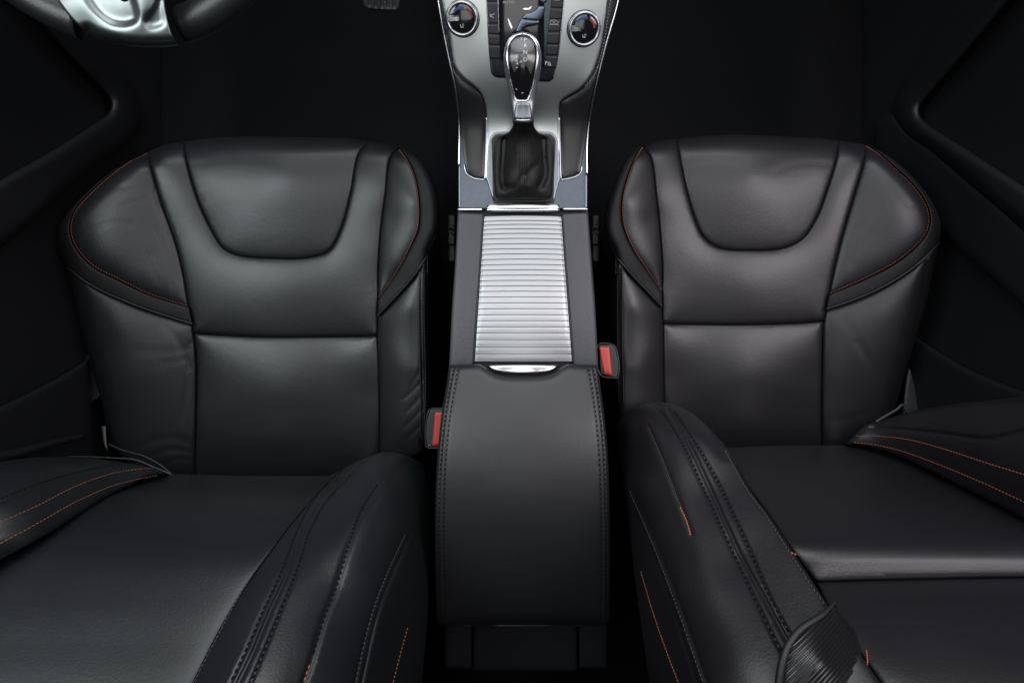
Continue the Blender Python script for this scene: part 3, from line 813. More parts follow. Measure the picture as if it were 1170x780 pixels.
# side strips
for line_o, line_i in (([(523, 242), (520, 300), (516.5, 350), (513, 420)], [(553.5, 244), (549.5, 300), (545.5, 350), (540.5, 420)]),
                       ([(672, 242), (676, 300), (680, 350), (683.5, 420)], [(641, 244), (645.5, 300), (650, 350), (655, 420)])):
    Panel('side_strip', chain(line_o, [line_o[-1], line_i[-1]], line_i[::-1], [line_i[0], line_o[0]]), conb, M['vinyl'], con, er=3.5, ed=.003, pd=.001, pw=5, step=3.5, skirt=.02)

# tambour cover: a slatted shutter, one mesh
def tambour():
    ys = [247, 252.6, 257, 262, 267.3, 273, 279, 284.8, 290.6, 296.6, 302.7, 308.7, 314.7, 320.7, 326.8, 333, 339.6, 346.3, 353, 359.8, 366.6, 373.6, 380.4, 388.3, 396.7, 404.6, 413.4]
    nx = 41; V = []; Fc = []
    for i in range(len(ys) - 1):
        h = ys[i + 1] - ys[i]; g = .20
        rows = [(ys[i] + g, .0016), (ys[i] + g, .0002), (ys[i] + g + .25, 0), (ys[i] + h * .5, -.0001), (ys[i + 1] - g - .25, 0), (ys[i + 1] - g, .0002), (ys[i + 1] - g, .0016)]
        o = len(V)
        for y, d in rows:
            t = (y - 246) / (414 - 246)
            xl = 553.5 + (542.5 - 553.5) * t; xr = 641 + (653.5 - 641) * t
            u = np.linspace(0, 1, nx)
            x = xl + (xr - xl) * u
            yy = y + (1.6 * (1 - t) - .4) * ((2 * u - 1) ** 2) - (1.6 * (1 - t)) * .5
            edge = .0014 * np.exp(-np.minimum(u, 1 - u) / .012)
            V += P(x, yy, conb(np.stack([x, yy], 1)) + d - .0015 + edge).tolist()
        Fc += [(o + r * nx + k, o + (r + 1) * nx + k, o + (r + 1) * nx + k + 1, o + r * nx + k + 1) for r in range(6) for k in range(nx - 1)]
    link('roller_cover', V, Fc, M['alu'], con, False)
tambour()
# shade in the gap beside the shutter, drawn as thin black tubes
for xs in ([(552.2, 244), (541, 416)], [(642.4, 244), (655, 416)]):
    q = np.array(catmull(xs, 4)); tube('shadow_gap_strip', P(q[:, 0], q[:, 1], conb(q) + .001), .0011, M['black'], con)
# cross strips of polished metal
def bar(name, x0, x1, y, r, mat, parent, lift=0.0015, bow=0.0):
    q = np.array([(x0 + (x1 - x0) * t, y - bow * (1 - (2 * t - 1) ** 2)) for t in np.linspace(0, 1, 30)])
    rr = np.full(30, r); rr[0] = rr[-1] = r * .3; rr[1] = rr[-2] = r * .85
    return tube(name, P(q[:, 0], q[:, 1], conb(q) - lift), rr, mat, parent, n=12)
bar('bright_strip', 522.5, 551.5, 239.5, .0017, M['chrome'], con)
bar('bright_strip', 643, 672, 239, .0017, M['chrome'], con)
bar('bright_strip', 555, 639.5, 240, .0030, M['chrome'], con, lift=.003)
Panel('rear_lip', chain([(557, 234), (600, 232.5), (639, 234)], [(639, 234), (640, 239)], [(640, 239), (555, 239)], [(555, 239), (557, 234)]), conb, M['silver'], con, er=1.5, ed=.002, pd=0, step=2.5, lift=.003, skirt=.01)

# front frame in satin metal, with black side wells, silver plate
frame_poly = chain(outL, [(523, 240), (555, 240)], [(555, 240), (640, 240)], [(640, 240), (672, 240)], outR[::-1], [(728, -150), (474, -150)])
frame = Panel('trim_frame', frame_poly, conb, M['satin'], con, er=3.0, ed=.003, pd=0, step=4, skirt=.02, lift=-.001)
for ln in (outL, outR):
    q = np.array(catmull(ln[:-1], 3)); q[:, 0] += (1.2 if ln is outL else -1.2)
    tube('edge_strip', P(q[:, 0], q[:, 1], conb(q) - .0008), .0013, M['chrome'], con, n=9)
plateL = [(492, -150), (498, -70), (505, 0), (509, 22), (514, 43), (520, 77), (529, 89), (541, 98), (549, 106), (554, 118), (556, 135), (555.5, 165), (554, 205)]
plateR = [(707, -150), (701, -70), (694, 0), (690, 30), (685, 60), (676, 85), (664, 100), (650, 109), (641, 115), (639, 122), (639, 135), (639.5, 165), (640.5, 205)]
plate = Panel('silver_plate', chain(plateL, [(554, 205), (567, 216)], [(567, 216), (629, 216)], [(629, 216), (640.5, 205)], plateR[::-1], [(707, -150), (492, -150)]), conb, M['silver'], con,
              er=2.0, ed=.0015, pd=.0, step=3.5, skirt=.004, lift=.0022)
wellL = chain([(479, -150), (500.5, -2), (510.5, 55), (521, 106), (525.5, 144), (530, 188)], [(530, 188), (533, 198), (540, 203)], [(540, 203), (553.5, 205.5)],
              [(553.5, 205.5), (555, 165), (555.5, 135), (553.5, 118), (548.5, 107), (540, 99), (528, 90), (518.5, 78), (512.5, 43), (507.5, 22), (503.5, 0), (496, -70), (490, -150)], [(490, -150), (479, -150)])
wellR = chain([(722, -150), (706, -2), (690.5, 58), (674.5, 128), (670, 162), (665, 190)], [(665, 190), (663, 198), (656, 202)], [(656, 202), (641, 205.5)],
              [(641, 205.5), (640, 165), (639.5, 135), (639.5, 122), (641.5, 116), (651, 110), (665, 101), (677, 86), (686.5, 60), (691.5, 30), (695.5, 0), (703, -70), (709, -150)], [(709, -150), (722, -150)])
for wp in (wellL, wellR):
    Panel('side_inlay', wp, conb, M['satinblack'], con, er=2.2, ed=.0016, pd=.002, pw=5, step=3, skirt=.006, lift=.0012)
for ln in ([(530, 188), (533, 198), (540, 203.3), (553.5, 205.8)], [(665, 190), (663, 198), (656, 202.6), (641, 205.8)], [(555.8, 135), (555.5, 165), (554, 205)], [(639.2, 135), (639.8, 165), (640.8, 205)]):
    q = np.array(catmull(ln, 2)); tube('inlay_edge', P(q[:, 0], q[:, 1], conb(q) - .0016), .0006, M['knobmetal'], con, n=7)
# fine stitched seam on the edge of the plate
q = np.array(catmull([(703, -40), (697.5, 0), (693, 30), (688.5, 55), (680, 84), (668, 99)], 1.5))
stitches('trim_seam', [P(q[:, 0], q[:, 1], conb(q) - .0022)], M['greyprint'], con, pitch=.0036, dash=.002, r=.0003)

# armrest
armb = TPS([(512, 418, .795), (600, 418, .788), (684, 418, .795), (505, 470, .776), (600, 470, .767), (690, 470, .776), (499, 540, .766), (597, 540, .756), (695, 540, .766),
            (497, 600, .771), (597, 600, .761), (697, 600, .771), (497, 660, .796), (597, 660, .786), (697, 660, .796), (498, 712, .838), (597, 713, .828), (697, 712, .838), (597, 740, .87)])
aL = [(512, 424), (510, 440), (505, 470), (501, 505), (498.5, 540), (497, 600), (497, 660), (498, 700)]
aR = [(684, 424), (686, 440), (690, 470), (693.5, 505), (695.5, 540), (697, 600), (697.5, 660), (697, 700)]
aT = [(516, 417), (535, 416), (548, 416), (556, 420), (566, 426), (580, 428.5), (598, 429), (616, 428.5), (630, 426), (640, 420), (648, 416), (661, 416), (680, 417)]
arm_edge = [np.array(catmull(aL, 3)), np.array(catmull(aR, 3))]
arm_poly = chain([(512, 424), (513, 419), (516, 417)], aT, [(680, 417), (683, 419), (684, 424)], aR, [(697, 700), (695, 710), (688, 714)], [(688, 714), (597, 715), (507, 714)], [(507, 714), (500, 710), (498, 700)], aL[::-1])
fa = Field(armb, [(arm_edge[0], 5, .005), (arm_edge[1], 5, .005), (np.array(catmull(aT, 3)), 10, .008), (np.array([(498, 714.), (697, 714.)]), 16, .016)])
def inset_line(ln, dx): return [(x + dx, y) for x, y in ln]
sl = [[(518, 421), (514.5, 440), (509.5, 470), (505.5, 505), (503, 540), (501.5, 600), (501.5, 660), (503, 706)],
      [(523.5, 421), (520, 440), (515, 470), (511, 505), (508.5, 540), (507, 600), (507, 660), (508, 706)]]
sr = [[(678, 421), (681.5, 440), (685.5, 470), (689, 505), (691, 540), (692.5, 600), (693, 660), (692.5, 706)],
      [(672.5, 421), (676, 440), (680, 470), (683.5, 505), (685.5, 540), (687, 600), (687.5, 660), (687, 706)]]
mid = [[((a[0] + b[0]) / 2, a[1]) for a, b in zip(*pair)] for pair in (sl, sr)]
arm = Panel('armrest', arm_poly, fa, M['arm_leather'], con, er=4, ed=.003, pd=.001, pw=8, step=3.2, skirt=.035,
            grooves=[(mid[0], 1.5, -.0008), (mid[1], 1.5, -.0008)] + [(l, 1.0, .0009) for l in sl + sr])
stitches('armrest_thread', [on(arm, l, lift=.0000) for l in sl + sr], M['thread'], arm.obj, pitch=.0060, dash=.0036, r=.0010)
lat = chain([(557, 417.5), (597, 416.8), (637.5, 417.5)], [(637.5, 417.5), (630, 423), (616, 425.6), (598, 426), (580, 425.6), (566, 423), (557, 417.5)])
Panel('latch', lat, TPS([(557, 417, .795), (637, 417, .795), (597, 417, .789), (597, 426, .787), (575, 424, .790), (620, 424, .790)]), M['chrome'], arm.obj, er=2.0, ed=.0018, pd=0, step=1.4, skirt=.01)
# block behind the armrest
backb = TPS([(507, 715, .90), (600, 715, .89), (694, 715, .90), (507, 765, .92), (600, 765, .905), (694, 765, .92), (600, 640, .88)])
for xs in ((508, 539), (541, 659.5), (661.5, 694)):
    y1 = 766 if xs[0] == 541 else 763
    Panel('rear_block', chain([(xs[0], 690), (xs[1], 690)], [(xs[1], 690), (xs[1], y1)], [(xs[1], y1), (xs[0], y1)], [(xs[0], y1), (xs[0], 690)]), backb, M['plastic'], con, er=4, ed=.005, pd=.002, pw=8, step=4, skirt=.12)

# ---------------- control panel of the centre stack
def lifted(fn, l): return lambda q: fn(q) - l
cp = Panel('control_panel', chain([(548, -150), (552, -40), (555, 0), (559, 66), (561, 84)], [(561, 84), (565, 88), (575, 89.5)], [(575, 89.5), (618, 93.5)], [(618, 93.5), (628, 93.5), (632.5, 90)], [(632.5, 90), (638, 66), (645, 0), (650, -40), (656, -150)], [(656, -150), (548, -150)]),
      conb, M['satin'], con, er=1.6, ed=.0016, pd=0, step=3, skirt=.004, lift=.0045).obj
Panel('panel_glass', chain([(570, -150), (570, 60)], [(570, 60), (571, 68), (575, 72)], [(575, 72), (622, 77)], [(622, 77), (622, -150)], [(622, -150), (570, -150)]), conb, M['gloss'], cp, er=1.2, ed=.001, pd=.001, pw=6, step=3, skirt=.004, lift=.0062)
def key(x0, x1, y0, y1, sl, name='button'):
    # keys of the two side columns follow the taper of the panel
    sh0, sh1 = sl(y0), sl(y1)
    p = chain([(x0 + sh0, y0 + .5), (x1 + sh0, y0 + .5)], [(x1 + sh0, y0 + .5), (x1 + sh1, y1 - .5)], [(x1 + sh1, y1 - .5), (x0 + sh1, y1 - .5)], [(x0 + sh1, y1 - .5), (x0 + sh0, y0 + .5)], step=1.5)
    return Panel(name, p, conb, M['button'], cp, er=1.2, ed=.0012, pd=0, step=2.2, skirt=.004, lift=.0070)
slL = lambda y: y * .045
slR = lambda y: -y * .10
for y0, y1 in ((-25, -10), (-10, 3), (3, 28), (28, 40), (40, 52), (52, 68)):
    key(556.5, 569, y0, y1, slL)
for y0, y1 in ((-25, -10), (-10, 10), (10, 23), (23, 37), (37, 51), (51, 64), (64, 78.5)):
    key(630, 643, y0, y1, slR)
q = np.array([(569.0 + y * .03, y) for y in range(-60, 40, 3)], float); tube('bright_line', P(q[:, 0], q[:, 1], conb(q) - .0072), .0006, M['chrome'], cp, n=7)
for ln in ([(555.3, -20), (556, 0), (560.5, 66), (562.5, 84)], [(647, -20), (644.5, 0), (637.5, 66), (632, 90)]):
    q = np.array(catmull(ln, 3)); tube('frame_edge', P(q[:, 0], q[:, 1], conb(q) - .0048), .0007, M['chrome'], cp, n=7)
top7 = lambda q: conb(q) - .0076
def mark(name, polys, mat, parent, fn):
    V, Fc = [], []
    for pg in polys:
        pg = np.array(pg, float); o = len(V)
        V += P(pg[:, 0], pg[:, 1], fn(pg)).tolist(); Fc.append(tuple(range(o, o + len(pg))))
    return link(name, V, Fc, mat, parent, False)
def stroke(a, b, w=.6):
    a, b = np.array(a, float), np.array(b, float); d = (b - a) / (np.linalg.norm(b - a) + 1e-9); n = np.array([-d[1], d[0]]) * w / 2
    return [a - n, b - n, b + n, a + n]
# printed symbols
text_mesh('printed_letters', 'AUTO', 581, 3, lambda q: conb(q) - .0068, 4.4, M['greyprint'], cp, sx=1.1)
text_mesh('printed_letters', 'P', 624.0, 72.5, lambda q: conb(q) - .0078, 6.0, M['white'], cp)
mark('printed_symbol', [stroke((626.2, 74.5), (627.6, 71)), stroke((627.6, 71), (629.6, 74.8)), stroke((629.6, 74.8), (626.2, 74.5))], M['white'], cp, lambda q: conb(q) - .0078)
mark('printed_symbol', [stroke((560, 16), (560.6, 20), .9), stroke((560.3, 18), (564.5, 16.2), .9), stroke((561, 18.6), (564, 20.5), .9), stroke((564.5, 16.2), (565.5, 16.2))], M['greyprint'], cp, top7)
cyc = []
for cx in (630.6, 635.4):
    for k in range(10):
        a0, a1 = 2 * math.pi * k / 10, 2 * math.pi * (k + 1) / 10
        cyc.append(stroke((cx + 2.2 * math.cos(a0), 26 + 2.0 * math.sin(a0)), (cx + 2.2 * math.cos(a1), 26 + 2.0 * math.sin(a1)), .5))
cyc.append(stroke((627.5, 28.6), (638.5, 28.6), .5)); cyc.append(stroke((629, 23.2), (635, 23), .5))
mark('printed_symbol', cyc, M['greyprint'], cp, top7)
mark('printed_symbol', [stroke((633, -2), (639, -1.5), 1.4), stroke((633, .3), (639, .6), .7)], M['greyprint'], cp, top7)
# seated-figure airflow switch: a raised blue grey bent piece with two smaller accents
sw = lambda q: conb(q) - .0075
fig = chain([(589, 35), (593, 26), (597, 19), (600, 16)], [(600, 16), (607, 14.5), (611, 12)], [(611, 12), (615, 8), (618.5, 7)], [(618.5, 7), (622, 7), (623, 9)], [(623, 9), (621, 18), (616, 27)], [(616, 27), (611, 29.5), (603, 31)], [(603, 31), (598, 34), (596, 38), (589, 38)], [(589, 38), (589, 35)], step=1.5)
Panel('airflow_switch', fig, sw, M['bluesatin'], cp, er=1.8, ed=.0022, pd=.001, pw=4, step=1.6, skirt=.006, lift=.003, grooves=[([(597, 22.5), (606, 23.5), (617, 24.5)], .7, .0014)])
Panel('airflow_switch', chain([(617, -3), (625, -3)], [(625, -3), (625, 1), (621, 4.2), (617, 1), (617, -3)], step=1.2), sw, M['bluesatin'], cp, er=1.8, ed=.002, pd=0, step=1.5, skirt=.004, lift=.003)
mark('switch_accent', [[(597, 10.4), (600, 9.3), (604, 9.6), (606.5, 7.6), (607.5, 8.2), (605.5, 11), (600, 11.4)], [(580, 21), (581.2, 22), (585.5, 31), (584.6, 34), (582, 29)]], M['chrome'], cp, lambda q: conb(q) - .0069)

# ---------------- temperature dials
M['dialring'] = metal('dial_silver', (0.42, 0.43, 0.45), .28, strength=.0)
def dial(x, y, label, pol):
    f0 = conb(np.array([[x, y]]))[0] - .003
    c = P(x, y, f0)
    # plate normal from the surface
    e = 4.0
    dx = P(x + e, y, conb(np.array([[x + e, y]]))[0]) - P(x - e, y, conb(np.array([[x - e, y]]))[0])
    dy = P(x, y - e, conb(np.array([[x, y - e]]))[0]) - P(x, y + e, conb(np.array([[x, y + e]]))[0])
    n = np.cross(dx, dy); n /= np.linalg.norm(n)
    ux = dx / np.linalg.norm(dx); ux -= n * ux.dot(n); ux /= np.linalg.norm(ux)
    uy = np.cross(n, ux)
    t = None
    def pt(r, a, h): return c + ux * r * math.cos(a) + uy * r * math.sin(a) + n * h
    def lathe(name, prof, mat, seg=72, parent=None, knurl=0.0, close=True):
        V, Fc = [], []
        for k in range(seg):
            a = 2 * math.pi * k / seg
            for j, (r, h) in enumerate(prof):
                rr = r + (knurl * (k % 2) if 1 <= j <= 2 else 0)
                V.append(pt(rr, a, h))
        m = len(prof)
        for k in range(seg):
            k2 = (k + 1) % seg
            for j in range(m - 1):
                Fc.append((k * m + j, k2 * m + j, k2 * m + j + 1, k * m + j + 1))
        if close: Fc.append(tuple(k * m + m - 1 for k in range(seg)))
        return link(name, V, Fc, mat, parent, True)
    R = .0200
    t = lathe('temperature_dial', [(R, 0), (R, .006), (R - .0010, .0085), (R - .0024, .0090), (R - .0036, .0080), (R - .0040, .0066)], M['dialring'], seg=120, parent=con, knurl=-.0005)
    lathe('dial_gasket', [(R + .0012, 0), (R + .0010, .0008), (R + .0002, .001)], M['gloss'], parent=t)
    lathe('face', [(R - .0040, .0068), (R - .0048, .0072), (.006, .0078), (.001, .0079)], M['gloss'], parent=t)
    def arc(name, r0, r1, a0, a1, mat, h=.0083):
        V, Fc = [], []
        for k in range(19):
            a = math.radians(a0 + (a1 - a0) * k / 18)
            V += [pt(r0, a, h), pt(r1, a, h)]
        for k in range(18): Fc.append((2 * k, 2 * k + 1, 2 * k + 3, 2 * k + 2))
        link(name, V, Fc, mat, t, False)
    arc('cold_mark', .0108, .0136, 78, 142, M['blue'])
    arc('warm_mark', .0108, .0136, 6, 62, M['redprint'])
    # pointer grip
    V = []; Fc = []
    prof = [(-.0165, .0040), (-.0130, .0043), (-.0080, .0034), (-.0052, .0040), (-.0034, .0030)]
    hts = [.0105, .0115, .0115, .0112, .0100]
    for (xx, w), h in zip(prof, hts):
        for s in (-1, -.55, .55, 1):
            V.append(c + ux * xx + uy * (s * w) + n * (h if abs(s) < 1 else .0075))
    for i in range(4):
        for j in range(3): Fc.append((i * 4 + j, i * 4 + j + 1, i * 4 + 5 + j, i * 4 + 4 + j))
    Fc += [(0, 1, 2, 3)[::-1], (16, 17, 18, 19)]
    link('pointer', V, Fc, M['dialring'], t, False)
    def poly2(name, pts, mat):
        V = [c + ux * a * .001 + uy * b * .001 + n * .0084 for a, b in pts]
        link(name, V, [tuple(range(len(V)))], mat, t, False)
    poly2('seat_symbol', [(-2.6, -6.0), (-1.8, -6.0), (-1.0, -8.6), (1.8, -8.6), (1.8, -9.6), (-1.7, -9.6)], M['greyprint'])
    poly2('heat_symbol', [(-.2, -7.8), (.3, -7.8), (.9, -6.4), (.3, -5.2), (-.2, -5.2), (.4, -6.4)], M['greyprint'])
    poly2('heat_symbol', [(1.3, -7.8), (1.8, -7.8), (2.4, -6.4), (1.8, -5.2), (1.3, -5.2), (1.9, -6.4)], M['greyprint'])
dial(528.5, 21.5, 'chrome ringed temperature dial on the silver plate, nearest the steering wheel', 1)
dial(667, 33, 'chrome ringed temperature dial on the silver plate, on the side away from the steering wheel', 1)

# ---------------- gear lever
gl = empty('gear_lever', tuple(P(598, 190, .83)), 'chrome gear lever with glossy black face and pleated black leather boot', 'gear lever')
# tray round the boot
Panel('boot_surround', chain([(556, 205), (557, 175), (560, 157)], [(560, 157), (565, 151.5), (575, 150), (590, 149)], [(590, 149), (606, 149)], [(606, 149), (622, 150), (631, 151.5), (636, 157)], [(636, 157), (639, 175), (640, 205)], [(640, 205), (636, 218), (633, 231)], [(633, 231), (564, 231)], [(564, 231), (560, 218), (556, 205)]),
      conb, M['boottrim'], gl, er=1.8, ed=.0012, pd=0, step=2.5, skirt=.006, lift=.0055)
Panel('boot_recess', chain([(563, 228), (562.5, 190), (561.8, 160)], [(561.8, 160), (566, 154.5), (578, 153)], [(578, 153), (616, 153)], [(616, 153), (630, 154.5), (634.8, 160)], [(634.8, 160), (633.6, 190), (632.5, 228)], [(632.5, 228), (628, 230.5), (568, 230.5)], [(568, 230.5), (563, 228)]),
      conb, M['black'], gl, er=2, ed=.001, pd=0, step=4, skirt=.004, lift=.0072)
bootb = TPS([(565, 226, .826), (598, 227, .824), (630, 226, .826), (564, 200, .824), (632, 200, .824), (564, 165, .824), (633, 165, .824), (568, 157, .822), (628, 157, .822),
             (583, 222, .818), (613, 222, .818), (598, 215, .806), (582, 200, .806), (616, 200, .808), (598, 200, .800), (575, 190, .817), (623, 190, .817),
             (586, 180, .800), (612, 180, .802), (598, 180, .792), (588, 165, .796), (608, 165, .796), (598, 160, .786), (577, 172, .814), (620, 172, .814),
             (587, 150, .784), (609, 150, .784), (598, 150, .774), (587, 138, .750), (609, 138, .750), (598, 138, .741)], reg=.4)
boot = Panel('boot', chain([(586.5, 137), (609.5, 137)], [(609.5, 137), (610.5, 145), (615, 151), (624, 155), (631, 158)], [(631, 158), (634, 162), (634, 175), (632.5, 200), (631.5, 221)], [(631.5, 221), (629.5, 226), (625, 227.5)], [(625, 227.5), (571, 227.5)],
                          [(571, 227.5), (567, 226), (565, 221)], [(565, 221), (563.5, 200), (562.5, 178), (563, 163)], [(563, 163), (566, 158.5), (574, 154.5), (581, 151), (585.5, 145), (586.5, 137)], step=2.0),
             bootb, M['boot_leather'], gl, er=3, ed=.004, pd=.001, pw=4, step=1.8, skirt=.012,
             grooves=[([(596.5, 152), (596, 190), (596, 226)], .8, .0012), ([(600, 152), (600, 190), (600, 226)], .8, .0012),
                      ([(577, 160), (574.5, 185), (574, 207), (576, 214)], 3.4, .013), ([(620, 160), (622, 180), (623, 200), (618, 212)], 3.4, .012),
                      ([(586, 155), (583, 172), (578, 198)], 2.0, .0030), ([(611, 155), (615, 170), (620, 182)], 2.2, .0035), ([(576, 214), (588, 214), (598, 200)], 3, .0022),
                      ([(616, 186), (606, 196), (603, 208)], 3, .0030), ([(590, 143), (600, 144.5), (608, 143)], 1.2, .0010)])
stitches('boot_thread', [on(boot, [(594.3, 155), (594, 190), (594, 225)], lift=.0002), on(boot, [(602, 155), (602, 190), (602, 225)], lift=.0002)], M['thread'], boot.obj, pitch=.0034, dash=.0024, r=.0005)
kb = TPS([(597, 37, .690), (578, 60, .690), (617, 60, .690), (597, 60, .684), (597, 90, .695), (583, 90, .70), (613, 90, .70), (597, 115, .709), (588, 115, .712), (608, 115, .712), (597, 138, .717), (586, 138, .720), (609, 138, .720)], reg=.5)
knob_out = [(597, 36.5), (586, 40), (579, 48.5), (575.8, 62), (576.6, 80), (580, 100), (583.5, 120), (585.5, 136)]
knob_out_r = [(597, 36.5), (608, 40), (615, 48.5), (618.2, 62), (617.6, 80), (614.5, 100), (611.5, 120), (609.8, 136)]
ko = np.vstack([catmull(knob_out, 2)]); kr = np.vstack([catmull(knob_out_r, 2)])
kf = Field(kb, [(ko, 6, .005), (kr, 6, .005)])
kpoly = chain(knob_out, [(585.5, 136), (590, 138.5), (605, 138.5), (609.8, 136)], knob_out_r[::-1], step=1.5)
knob = Panel('shift_knob', kpoly, kf, M['knobmetal'], gl, er=1.0, ed=.001, pd=0, step=1.4, skirt=.02)
face = chain([(597, 39.5), (588, 42.5), (582, 50), (580, 62), (581.5, 80), (585, 98), (588, 110)], [(588, 110), (590, 114), (596, 114.6), (602, 114), (604.5, 110)], [(604.5, 110), (608.5, 98), (612, 80), (613.6, 62), (611.8, 50), (606, 42.5), (597, 39.5)], step=1.5)
fl = lambda q: kb(q) + .0005
fp = Panel('knob_face', face, fl, M['gloss'], gl, er=2.2, ed=.0022, pd=0, step=1.5, skirt=.008, lift=.0015)
fr = chain([(597, 38.8), (587.6, 42.0), (581.3, 50), (579.2, 62), (580.8, 80), (584.3, 98), (587.3, 110)], [(587.3, 110), (589.5, 114.8), (596, 115.6), (602.5, 114.8), (605.2, 110)], [(605.2, 110), (609.3, 98), (612.8, 80), (614.4, 62), (612.5, 50), (606.6, 42), (597, 38.8)], step=1.5)
fr = np.vstack([fr, fr[:1]]); tube('face_rim', P(fr[:, 0], fr[:, 1], kb(fr) - .0005), .0008, M['chrome'], gl, n=8)
inner = chain([(597, 42.8), (589, 45), (584, 52), (582.5, 63), (584.5, 76), (588, 84)], [(588, 84), (592, 77), (597, 72)], [(597, 72), (602, 77), (606.5, 86)], [(606.5, 86), (610.5, 74), (611.6, 63), (609.8, 51), (604.5, 44.5), (597, 42.8)], step=1.5)
Panel('gate_diagram', inner, fl, M['knobface'], fp.obj, er=1.0, ed=.0002, pd=0, step=1.6, skirt=.0006, lift=.0021)
lt = lambda q: kb(q) + .0005 - .0027
for s, y in (('P', 46.0), ('R', 52.6), ('N', 60.2), ('D', 68.4)):
    text_mesh('gate_letter', s, 600.2, y, lt, 6.3, M['white'], fp.obj)
text_mesh('gate_letter', 'S', 590.6, 71.5, lt, 7.0, M['white'], fp.obj)
mark('gate_letter', [stroke((589.4, 65.2), (591.8, 65.2), .6), stroke((590.6, 64), (590.6, 66.4), .6)], M['white'], fp.obj, lt)
mark('gate_letter', [stroke((589.2, 77.5), (591.6, 77.5), .6)], M['white'], fp.obj, lt)
mark('gate_line', [stroke((595.4, 43.5), (595.4, 71), 1.1), stroke((593.6, 71.2), (597, 71.2), .9)], M['greyprint'], fp.obj, lt)
mark('gate_mark', [stroke((589.6, 101.5), (590.6, 103), 1.2), stroke((595.5, 106.6), (598.2, 106.2), .9)], M['greyprint'], fp.obj, lambda q: kb(q) + .0005 - .0017)
Panel('collar', chain([(589, 118), (606, 118)], [(606, 118), (608, 136.5)], [(608, 136.5), (587.4, 136.5)], [(587.4, 136.5), (589, 118)], step=1.5), kb, M['boottrim'], knob.obj, er=2.0, ed=.0014, pd=0, step=1.6, skirt=.01, lift=.0015)
q = np.array(catmull([(586, 138), (598, 140), (609.6, 138)], 1)); tube('boot_tie', P(q[:, 0], q[:, 1], kb(q) + .018), .0020, M['leather_side'], boot.obj, n=9)

# ---------------- belt buckles
def buckle(pts, redpts, D, label, slot):
    pl = chain(*[[a, b] for a, b in zip(pts, pts[1:] + pts[:1])], step=1.5)
    rp = chain(*[[a, b] for a, b in zip(redpts, redpts[1:] + redpts[:1])], step=1.2)
    c = np.mean(pts, 0)
    t = empty('belt_buckle', tuple(P(c[0], c[1], D + .12)), label, 'buckle', 'seat belt buckles beside the console')
    fd = lambda q: np.full(len(q), D) + .0
    Panel('housing', pl, fd, M['black'], t, er=2, ed=.002, pd=0, step=2, skirt=.10)
    edge = np.array(pts + pts[:1], float); q = np.array(catmull(pts, 1.5, closed=True)); q = np.vstack([q, q[:1]])
    tube('housing_rim', P(q[:, 0], q[:, 1], np.full(len(q), D + .0008)), .0010, M['satinblack'], t, n=8)
    Panel('release_button', rp, fd, M['red'], t, er=2.2, ed=.0025, pd=.001, pw=3, step=1.5, skirt=.012, lift=.003)
    mark('latch_slot', [slot], M['satin'], t, lambda q: np.full(len(q), D - .0010))
buckle([(491, 467.5), (500, 466.5), (508, 467), (508, 511), (498, 511.5), (487.5, 510.5), (486, 500), (487, 482)], [(496.5, 470.5), (507, 470), (507, 509), (493.5, 509.5)], .85,
       'belt buckle with narrow red button half hidden by the armrest edge', [(488.5, 507), (492, 506.5), (492.5, 509.5), (489, 510)])
buckle([(684, 393.8), (699, 393.2), (702.5, 396), (706.5, 410), (707.5, 424), (705.5, 431.5), (699, 431.5), (686, 428)], [(684.3, 396), (696.8, 396), (700.2, 429.8), (689.5, 427.5)], .85,
       'belt buckle with wide red button just in front of the armrest', [(700.5, 427), (704, 427.5), (704, 430.3), (700.5, 430)])

